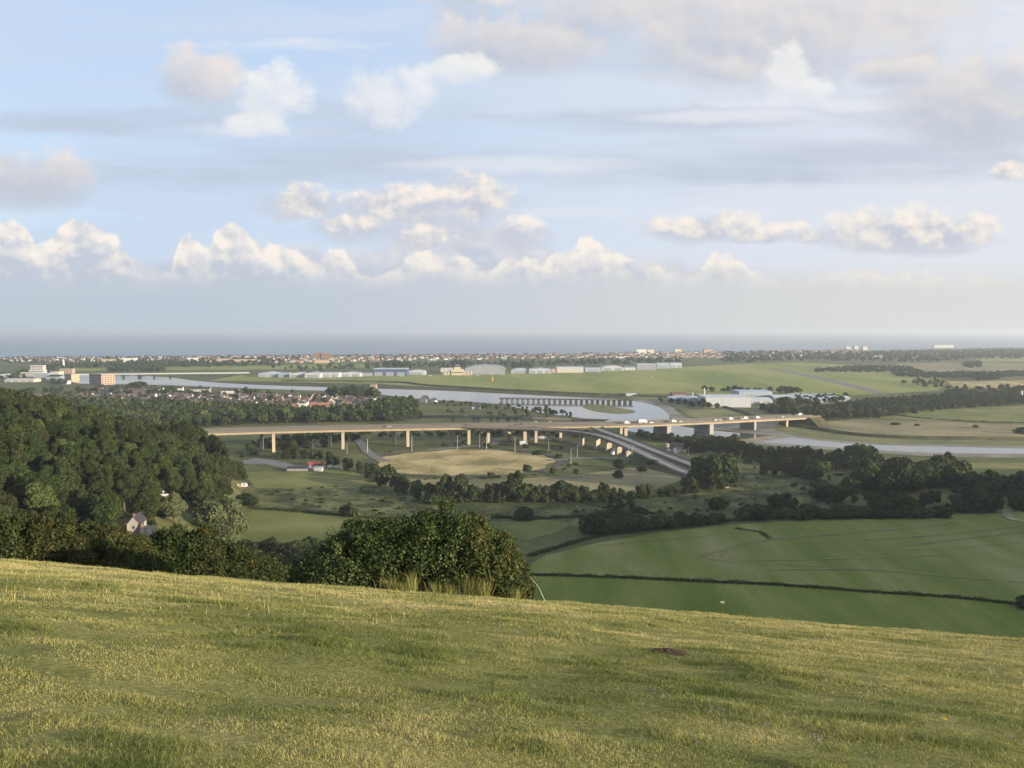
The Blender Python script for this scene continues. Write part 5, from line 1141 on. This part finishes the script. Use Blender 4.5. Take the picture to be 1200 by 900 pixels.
# towers and blocks in the far coastal town
for px0, px1, pyb, h, m, l in ((368, 376, 421, 24, M['brick'], "dark brown tower block at the coast, left one of the pair"), (377, 388, 421, 23, M['brick'], "dark brown tower block at the coast, right one of the pair"), (369, 385, 425.5, 11, M['tan'], "tan low block before the brown tower blocks"),
                               (745, 757, 414.5, 20, M['white'], "white block at the shore, first of three in the right half"), (758, 766, 414, 17, M['cream'], "cream block at the shore in the right half"), (790, 798, 414, 19, M['cream'], "cream block at the shore right of the white ones"),
                               (824, 835, 413.5, 17, M['tan'], "tan block at the shore before the wooded coast"), (990, 996, 411, 22, M['render_grey'], "white seaside block rising from the wood, left one"), (1000, 1005, 410.5, 24, M['render_grey'], "white seaside block rising from the wood, middle one"),
                               (1010, 1016, 410.5, 21, M['render_grey'], "white seaside block rising from the wood, right one"), (1092, 1118, 407.5, 17, M['render_grey'], "long white flat building on the wooded coast at right"), (1023, 1033, 420, 11, M['brick_pale'], "pale pinkish block before the wood at right"),
                               (120, 131, 425, 12, M['tan'], "tan gabled block in the left coastal strip"), (146, 160, 424, 13, M['white'], "white block in the left coastal strip"), (255, 270, 425, 14, M['brick_pale'], "pinkish flats in the left coastal strip"), (272, 298, 425.5, 13, M['tan'], "long tan flats in the left coastal strip"),
                               (220, 232, 424, 14, M['white'], "white flats in the middle of the left coastal strip")):
    block("coastal_block", px0, px1, pyb, h, 16, .15, m, l, "flats", 0, M['tile_brown'] if m in (M['tan'], M['brick_pale']) else None)
p = at(74.5, 431); root = thing("lighthouse", "slim white lighthouse tower before the sea at the left", "lighthouse", (p.x, p.y, 0))
MB().tube([(0, 0, -1), (0, 0, 24)], [3.2, 2.3], 12).obj("tower", M['white'], root); MB().tube([(0, 0, 24), (0, 0, 27.5)], [2.0, 2.0], 12).obj("lantern", M['glass'], root); MB().tube([(0, 0, 27.5), (0, 0, 30)], [2.4, .2], 12).obj("roof", M['white'], root)
# industrial estate beyond the river
for a in (("warehouse", 822, 874, 475.5, 13.5, 50, 'flat', M['sheet_white'], M['sheet_white'], "big blank white warehouse beyond the river bend", 0), ("warehouse", 783, 800, 470, 7, 30, 'saddle', M['sheet_blue'], M['sheet_blue'], "low blue roofed shed left of the big white warehouse", 1),
          ("warehouse", 801, 821, 472, 9, 40, 'gable', M['sheet_blue'], M['sheet_white'], "pale blue gabled shed touching the big white warehouse", 1), ("warehouse", 786, 803, 465.5, 8, 20, 'saddle', M['brick'], M['tile_red'], "red roofed brick shed behind the blue roofed shed", 1),
          ("warehouse", 876, 900, 473, 9, 40, 'saddle', M['sheet_white'], M['sheet_white'], "white roofed shed right of the big white warehouse", 2), ("warehouse", 862, 900, 467, 12, 40, 'flat', M['sheet_blue'], M['sheet_blue'], "long blue shed behind the big white warehouse", 1),
          ("warehouse", 902, 930, 469, 8, 36, 'saddle', M['sheet_grey'], M['sheet_white'], "pale roofed shed behind the trees right of the bridge", 1), ("warehouse", 925, 948, 467.5, 7, 30, 'flat', M['sheet_white'], M['sheet_blue'], "low blue flat shed among the industrial roofs", 1),
          ("warehouse", 940, 965, 471, 7, 30, 'saddle', M['sheet_blue'], M['sheet_blue'], "blue shed in front among the industrial roofs", 1), ("warehouse", 950, 975, 466.5, 7, 30, 'saddle', M['cream'], M['sheet_grey'], "cream shed with grey roof among the industrial roofs", 1),
          ("warehouse", 968, 992, 469.5, 7, 30, 'saddle', M['sheet_grey'], M['sheet_white'], "rightmost pale shed of the industrial roofs", 1), ("warehouse", 733, 745, 463.6, 3.0, 14, 'flat', M['sheet_white'], M['sheet_white'], "very low white building on the bank right of the trestle", 0)):
    shed(*a[:9], a[9], "warehouse", a[10])
p = at(811, 470); root = thing("silo", "slim grey silo beside the blue gabled shed", "silo", (p.x, p.y, 0)); MB().tube([(0, 0, -.5), (0, 0, 12)], [1.8, 1.8], 12).obj("drum", M['sheet_grey'], root); MB().tube([(0, 0, 12), (0, 0, 13)], [2.3, .3], 12).obj("cap", M['sheet_white'], root)
p = at(825, 466); root = thing("silo", "slim white silo behind the big white warehouse", "silo", (p.x, p.y, 0)); MB().tube([(0, 0, -.5), (0, 0, 14.5)], [1.5, 1.5], 12).obj("drum", M['sheet_white'], root); MB().tube([(0, 0, 14.5), (0, 0, 15.3)], [1.9, .3], 12).obj("cap", M['sheet_white'], root)
p = at(1197, 467); root = thing("silo", "white narrow tower at the right edge behind the belt", "silo", (p.x, p.y, 0)); MB().tube([(0, 0, -.5), (0, 0, 12)], [1.8, 1.8], 12).obj("drum", M['white'], root); MB().tube([(0, 0, 12), (0, 0, 14)], [1.9, .3], 12).obj("cap", M['red'], root)
# compound under the left piers
shed("workshop", 338, 362, 551, 2.8, 9, 'saddle', M['concrete_grey'], M['slate'], "long grey walled workshop in the compound under the left piers", "workshop", 3)
shed("shipping_container", 362, 377, 546.5, 3.2, 7, 'saddle', M['red'], M['red'], "bright red shed beside the grey workshop", "shed", 1)
shed("workshop", 369, 378, 552, 2.6, 5, 'flat', M['render_grey'], M['sheet_grey'], "little white cabin in front of the bright red shed", "cabin", 1)
p = at(388, 549); van_w.put((p.x, p.y, .25), .3, (1, 1, 1), "white van parked right of the compound cabin")
p = at(396, 549.5); van_w.put((p.x, p.y, .25), .2, (1, 1, 1), "white van parked second right of the compound cabin")
# rubble yard right of the slip road
rn = random.Random(4)
for k in range(26):
    p = at(rn.uniform(782, 806), rn.uniform(521, 531)); mb = MB(); w, d, h = rn.uniform(.8, 2.6), rn.uniform(.8, 2), rn.uniform(.5, 2.2)
    mb.prism([(-w, -.2), (w, -.2), (w * rn.uniform(.5, .9), h), (0, h * rn.uniform(.9, 1.2)), (-w * rn.uniform(.4, .9), h * rn.uniform(.6, 1))], 'y', -d, d)
    o = mb.obj("rubble_block", rn.choice((M['rubble'], M['brick_pale'], M['concrete'])), None, (p.x, p.y, .2)); o.rotation_euler = (0, 0, rn.uniform(0, 6)); tag(o, "pale rubble block in the yard right of the slip road", "rubble", "rubble of the yard")
for k in range(9):
    p = at(rn.uniform(716, 728), rn.uniform(527, 533)); mb = MB(); w, d, h = rn.uniform(1, 2), rn.uniform(1, 2), rn.uniform(1, 2.6)
    mb.prism([(-w, -.2), (w, -.2), (w * .8, h), (0, h * 1.15), (-w * .7, h * .9)], 'y', -d, d); o = mb.obj("salt_heap", M['white'], None, (p.x, p.y, .2)); o.rotation_euler = (0, 0, rn.uniform(0, 6)); tag(o, "pale heap stored between the slip road piers", "heap", "pale heaps between the piers")
shed("ruined_barn", 786, 800, 527, 6, 12, 'saddle', M['brick'], M['tile_brown'], "brown roofed brick barn in the yard right of the slip road", "barn", 1)
mb = MB()
rnn = np.random.default_rng(8); c = at(634, 515); 
v = []; f = []; na = 20; nr = 5
for i in range(nr + 1):
    for k in range(na):
        q = i / nr; a = 2 * math.pi * k / na; s = 1 + .2 * rnn.uniform(-1, 1); v.append((c.x + 11 * q * s * math.cos(a), c.y + 5 * q * s * math.sin(a), .2 + 3.2 * (1 - q) * s - (.4 if i == nr else 0)))
for i in range(nr):
    for k in range(na): f.append((i * na + k, i * na + (k + 1) % na, (i + 1) * na + (k + 1) % na, (i + 1) * na + k))
mb.add(v, f); tag(mb.obj("gravel_heap", M['rubble']), "pale heap of gravel under the middle of the viaduct", "heap")
# sailing boat on the horizon
p = at(871, 389.9, -1.0); root = thing("sailing_boat", "tiny white sailing boat far out on the sea", "boat", (p.x, p.y, -1))
s_ = p.y / 960 
MB().prism([(-s_ * 1.2, .2), (s_ * 1.2, .2), (s_ * 1.5, s_ * .45), (-s_ * 1.3, s_ * .45)], 'y', -s_ * .4, s_ * .4).obj("hull", M['white'], root)
MB().prism([(-s_ * .9, s_ * .6), (s_ * .1, s_ * .6), (s_ * .1, s_ * 4.6)], 'y', -.3, .3).obj("sail", M['white'], root); MB().tube([(s_ * .15, 0, s_ * .4), (s_ * .15, 0, s_ * 4.8)], s_ * .05, 6).obj("mast", M['steel'], root)

# ------------------------------------------------------------------ sun, sky, clouds, haze
SUN_AZ, SUN_EL = R(118), R(11.0)      # clockwise from the view direction
sd = Vector((math.sin(SUN_AZ) * math.cos(SUN_EL), math.cos(SUN_AZ) * math.cos(SUN_EL), math.sin(SUN_EL)))
sl = bpy.data.lights.new("sun", 'SUN'); sl.energy = 3.3; sl.angle = R(.6); sl.color = (1.0, .84, .64)
so = bpy.data.objects.new("sun", sl); COL.objects.link(so); so.rotation_euler = (-sd).to_track_quat('-Z', 'Y').to_euler(); so.location = (300, -200, 400)
EXPOSURE, SKY = 1.65, .10
W = bpy.data.worlds.new("World"); SC.world = W; W.use_nodes = True; nt = W.node_tree; nt.nodes.clear()
out = nt.nodes.new("ShaderNodeOutputWorld"); bg = nt.nodes.new("ShaderNodeBackground"); bg.inputs[1].default_value = SKY
nt.links.new(bg.outputs[0], out.inputs[0])
sky = nt.nodes.new("ShaderNodeTexSky"); sky.sky_type = 'NISHITA'; sky.sun_disc = False; sky.sun_elevation = SUN_EL; sky.sun_rotation = SUN_AZ
sky.altitude = 100; sky.air_density = 1.0; sky.dust_density = 1.2; sky.ozone_density = 1.5
class E:                              # tiny expression builder for math nodes
    def __init__(s, k): s.k = k
    def _b(s, op, o, c=False, rev=False):
        o = o.k if isinstance(o, E) else o
        return E(mth(nt, op, o, s.k, c) if rev else mth(nt, op, s.k, o, c))
    def __add__(s, o): return s._b('ADD', o)
    def __radd__(s, o): return s._b('ADD', o)
    def __sub__(s, o): return s._b('SUBTRACT', o)
    def __rsub__(s, o): return s._b('SUBTRACT', o, rev=True)
    def __mul__(s, o): return s._b('MULTIPLY', o)
    def __rmul__(s, o): return s._b('MULTIPLY', o)
    def __truediv__(s, o): return s._b('DIVIDE', o)
    def max(s, o): return s._b('MAXIMUM', o)
    def min(s, o): return s._b('MINIMUM', o)
    def step(s, a, b):
        n = nt.nodes.new("ShaderNodeMapRange"); n.interpolation_type = 'SMOOTHSTEP'; n.inputs[1].default_value = a; n.inputs[2].default_value = b
        nt.links.new(s.k, n.inputs[0]); return E(n.outputs[0])
dirn = nt.nodes.new("ShaderNodeTexCoord").outputs["Generated"]
sp = nt.nodes.new("ShaderNodeSeparateXYZ"); nt.links.new(dirn, sp.inputs[0])
dx, dy, dz = E(sp.outputs[0]), E(sp.outputs[1]), E(sp.outputs[2])
ay = E(mth(nt, 'ABSOLUTE', sp.outputs[1])).max(.12)
U = dx / ay * 960.0 + 600.0           # bearing and height of a sky direction, in hundredths
T = 388.0 - dz / ay * 960.0
def fb(sx, sy, detail=5, rough=.55, ox=0.0, oy=0.0, z=0.0):
    c = nt.nodes.new("ShaderNodeCombineXYZ"); nt.links.new(((U + ox) * (1.0 / sx)).k, c.inputs[0]); nt.links.new(((T + oy) * (1.0 / sy)).k, c.inputs[1]); c.inputs[2].default_value = z
    n = nt.nodes.new("ShaderNodeTexNoise"); n.inputs["Scale"].default_value = 1; n.inputs["Detail"].default_value = detail; n.inputs["Roughness"].default_value = rough
    nt.links.new(c.outputs[0], n.inputs["Vector"]); return E(n.outputs["Fac"])
K = 1.0 / (SKY * 2 ** EXPOSURE)
def lin(r, g, b):
    f = lambda c: ((c / 255 + .055) / 1.055) ** 2.4 if c > 10 else c / 255 / 12.92
    return (f(r) * K, f(g) * K, f(b) * K)
nA = fb(64, 52, 7, .58); nB = fb(64, 52, 7, .58, -9, 11); nS = fb(420, 46, 6, .6, z=3.3); nL = fb(170, 60, 5, .6, z=7.7); nF = fb(26, 24, 5, .62, z=1.7)
WX = (nL - .5) * 130.0; WY = (nA - .5) * 70.0
def blobs(lst, wx=1.0, wy=1.0, ox=0.0, oy=0.0):
    m = None
    for (cx, cy, rx, ry) in lst:
        a = (U + WX * wx + (ox - cx)) * (1 / rx); b = (T + WY * wy + (oy - cy)) * (1 / ry); q = 1.0 - (a * a + b * b)
        m = q if m is None else m.max(q)
    return m
def curve(pts, lo, hi):
    x0, x1 = pts[0][0], pts[-1][0]
    c = nt.nodes.new("ShaderNodeFloatCurve"); cm = c.mapping; cu = cm.curves[0]
    P = [((a - x0) / (x1 - x0), (b - lo) / (hi - lo)) for a, b in pts]
    while len(cu.points) < len(P): cu.points.new(.5, .5)
    for p_, q in zip(cu.points, P): p_.location = q; p_.handle_type = 'AUTO_CLAMPED'
    cm.update(); nt.links.new(((U - x0) * (1.0 / (x1 - x0))).k, c.inputs["Value"]); return E(c.outputs[0]) * (hi - lo) + lo
tone = ramp(nt, T.step(0, 330).k, [(0, lin(170, 202, 244)), (.5, lin(192, 215, 241)), (1, lin(207, 222, 236))])
col = mix(nt, sky.outputs[0], tone, .68)
# pale veil of high thin cloud and moist air, thicker towards the horizon and to the right
veil = (nS.step(.34, .70) * .55 + .46 + T.step(-40, 300) * .26 + U.step(200, 1300) * .22).min(.96)
warm = mix(nt, lin(203, 219, 241), lin(227, 231, 239), U.step(250, 1150).k)
col = mix(nt, col, warm, veil.k)
# grey lens shaped banks
band = blobs([(980, 190, 460, 46), (330, 175, 430, 50), (760, 150, 260, 22), (1150, 150, 260, 40), (120, 150, 240, 26)], .8, .5)
col = mix(nt, col, lin(190, 200, 218), ((band * .8 + (nS - .5) * 3.2).step(-.1, 1.2) * .8).k)
streak = blobs([(620, 196, 170, 12), (300, 160, 140, 14), (860, 143, 150, 10), (1010, 128, 190, 8), (360, 62, 160, 10), (700, 250, 260, 10)], .4, .35)
col = mix(nt, col, lin(238, 240, 245), ((streak * .7 + (nS - .5) * 3.4).step(.0, 1.3) * .7).k)
# soft grey clouds with warm light
GB = [(250, 100, 58, 42), (40, 215, 90, 38), (610, 55, 130, 46), (1130, 130, 120, 62), (1030, 85, 80, 30), (850, 85, 60, 24), (900, 30, 250, 90), (720, 10, 150, 50), (560, 5, 80, 16), (1200, 85, 60, 30)]
g1 = blobs(GB, .55, .75); g1s = blobs(GB, .55, .75, 14, -16)
dg = (g1 * 1.1 + (nA - .5) * 2.8).step(-.3, 1.0)
litg = ((nA - nB) * 1.6 + .40 + (g1 - g1s) * .9 + (60.0 - T) * .003).min(1.0).max(0.0)
gcol = mix(nt, lin(197, 203, 214), lin(240, 230, 223), litg.k)
col = mix(nt, col, gcol, (dg * .88).k)
# white heaps higher up
WB = [(318, 118, 50, 42), (462, 116, 64, 46), (482, 100, 40, 26), (912, 96, 34, 40), (540, 90, 46, 18), (300, 150, 60, 18), (940, 112, 30, 16)]
w1 = blobs(WB, .30, .45); w1s = blobs(WB, .30, .45, 9, -10)
dw = (w1 * 1.2 + (nA - .5) * 3.4 + (nF - .5) * 2.0).step(-.05, 1.2)
wcol = mix(nt, lin(219, 225, 236), lin(250, 248, 244), ((nA - nB) * 2.0 + .60 + (w1 - w1s) * .5).min(1.0).max(0.0).k)
col = mix(nt, col, wcol, (dw * .74).k)
# long row of heaped clouds above the sea, flat feet lost in haze
def heaps(col, top, foot, amp, lit, shade, seed, soft=9.0, op=.96):
    n1 = fb(34, 30, 6, .56, z=seed); n2 = fb(34, 30, 6, .56, -6, 9, seed)
    dep = T - top + (n1 - .5) * amp            # depth below the billowing upper edge
    den = dep.step(-1.0, soft) * (1.0 - T.step(foot - 26, foot + 10))
    lt = ((n1 - n2) * 3.6 + .95 - dep * .017).min(1.0).max(0.0)
    c = mix(nt, lin(*shade), lin(*lit), lt.k)
    return mix(nt, col, c, (den * op).k)
back = curve([(-400, 268), (0, 300), (160, 300), (230, 285), (300, 280), (420, 285), (500, 262), (540, 255), (640, 282), (700, 292), (800, 300), (900, 312), (1000, 318), (1200, 320), (1600, 300)], 150, 400)
col = heaps(col, back, 345, 40, (226, 222, 222), (196, 203, 216), 21.0, 22.0, .8)
front = curve([(-400, 300), (-60, 290), (0, 262), (18, 256), (38, 268), (52, 284), (66, 276), (84, 262), (104, 256), (122, 262), (142, 280), (160, 300), (176, 324), (200, 318), (214, 276), (226, 270), (240, 288), (258, 266), (276, 258), (294, 274), (310, 292), (330, 288), (352, 292), (372, 306), (392, 288), (414, 306), (440, 322), (466, 318), (484, 296), (520, 294), (552, 306), (574, 318), (588, 304), (604, 300), (636, 308), (650, 290), (664, 296), (684, 280), (708, 286), (730, 298), (764, 308), (800, 318), (826, 304), (846, 296), (864, 304), (888, 322), (930, 330), (966, 318), (1004, 314), (1040, 322), (1080, 318), (1120, 330), (1160, 324), (1230, 330), (1600, 310)], 150, 400)
col = heaps(col, front, 342, 44, (253, 244, 234), (198, 206, 219), 11.0, 7.0)
# small separate heaps above the row
HB = [(360, 238, 36, 24), (556, 232, 50, 30), (480, 240, 90, 24), (405, 264, 24, 14), (434, 266, 24, 17), (612, 272, 36, 20), (500, 276, 42, 17), (800, 266, 60, 15), (850, 264, 44, 20), (905, 275, 80, 14), (1000, 270, 46, 22), (1060, 268, 80, 26), (1130, 272, 40, 22), (1180, 205, 30, 14)]
h1 = blobs(HB, .12, .45); h1s = blobs(HB, .12, .45, 6, -8)
u1 = blobs([(350, 246, 60, 20), (520, 246, 120, 30), (500, 276, 90, 26), (830, 272, 110, 14), (1060, 280, 150, 20), (420, 270, 60, 18), (612, 280, 50, 18)], .2, .4)
col = mix(nt, col, lin(203, 208, 219), ((u1 + (nL - .5) * 2.6).step(-.1, 1.1) * .8).k)
n3 = fb(30, 26, 6, .58, z=5.0); n4 = fb(30, 26, 6, .58, -6, 10, 5.0)
dh = (h1 * 1.1 + (n3 - .5) * 3.2).step(-.1, 1.0)
lh = ((n3 - n4) * 2.8 + .40 + (h1 - h1s) * .7).min(1.0).max(0.0)
col = mix(nt, col, mix(nt, lin(198, 204, 217), lin(253, 243, 230), lh.k), (dh * .93).k)
# moist layer over the sea
lay = mix(nt, lin(190, 201, 213), lin(220, 220, 217), U.step(150, 1200).k)
col = mix(nt, col, lay, (T.step(296, 352) * .92).k)
nt.links.new(col, bg.inputs[0])
# air
m, ntm, outm = newmat("haze_air"); pv = ntm.nodes.new("ShaderNodeVolumePrincipled"); pv.inputs["Color"].default_value = (.80, .88, .94, 1); pv.inputs["Density"].default_value = 0.9e-4; pv.inputs["Anisotropy"].default_value = 0.33
ntm.links.new(pv.outputs[0], outm.inputs["Volume"])
TOP = max(float(ZZ.max()), EYE + 2) + 6
hb = MB().box(-112000, 112000, -900, 152000, -12, TOP); tag(hb.obj("haze", m), "thin sea haze filling the whole valley", "haze", kind="stuff")
print("haze top", TOP)

SC.view_settings.view_transform = 'Standard'; SC.view_settings.look = 'None'; SC.view_settings.exposure = EXPOSURE; SC.view_settings.gamma = 1; SC.view_settings.use_curve_mapping = False
SC.cycles.use_denoising = True; SC.cycles.max_bounces = 5; SC.cycles.diffuse_bounces = 2; SC.cycles.glossy_bounces = 2; SC.cycles.transmission_bounces = 2; SC.cycles.transparent_max_bounces = 8; SC.cycles.volume_bounces = 0
SC.cycles.use_fast_gi = False; SC.cycles.caustics_reflective = False; SC.cycles.caustics_refractive = False
# prototypes that were never placed
for root in [o for o in bpy.data.objects if o.get("label") == "x"]:
    for c in kids(root):
        for g in kids(c): bpy.data.objects.remove(g)
        bpy.data.objects.remove(c)
    bpy.data.objects.remove(root)
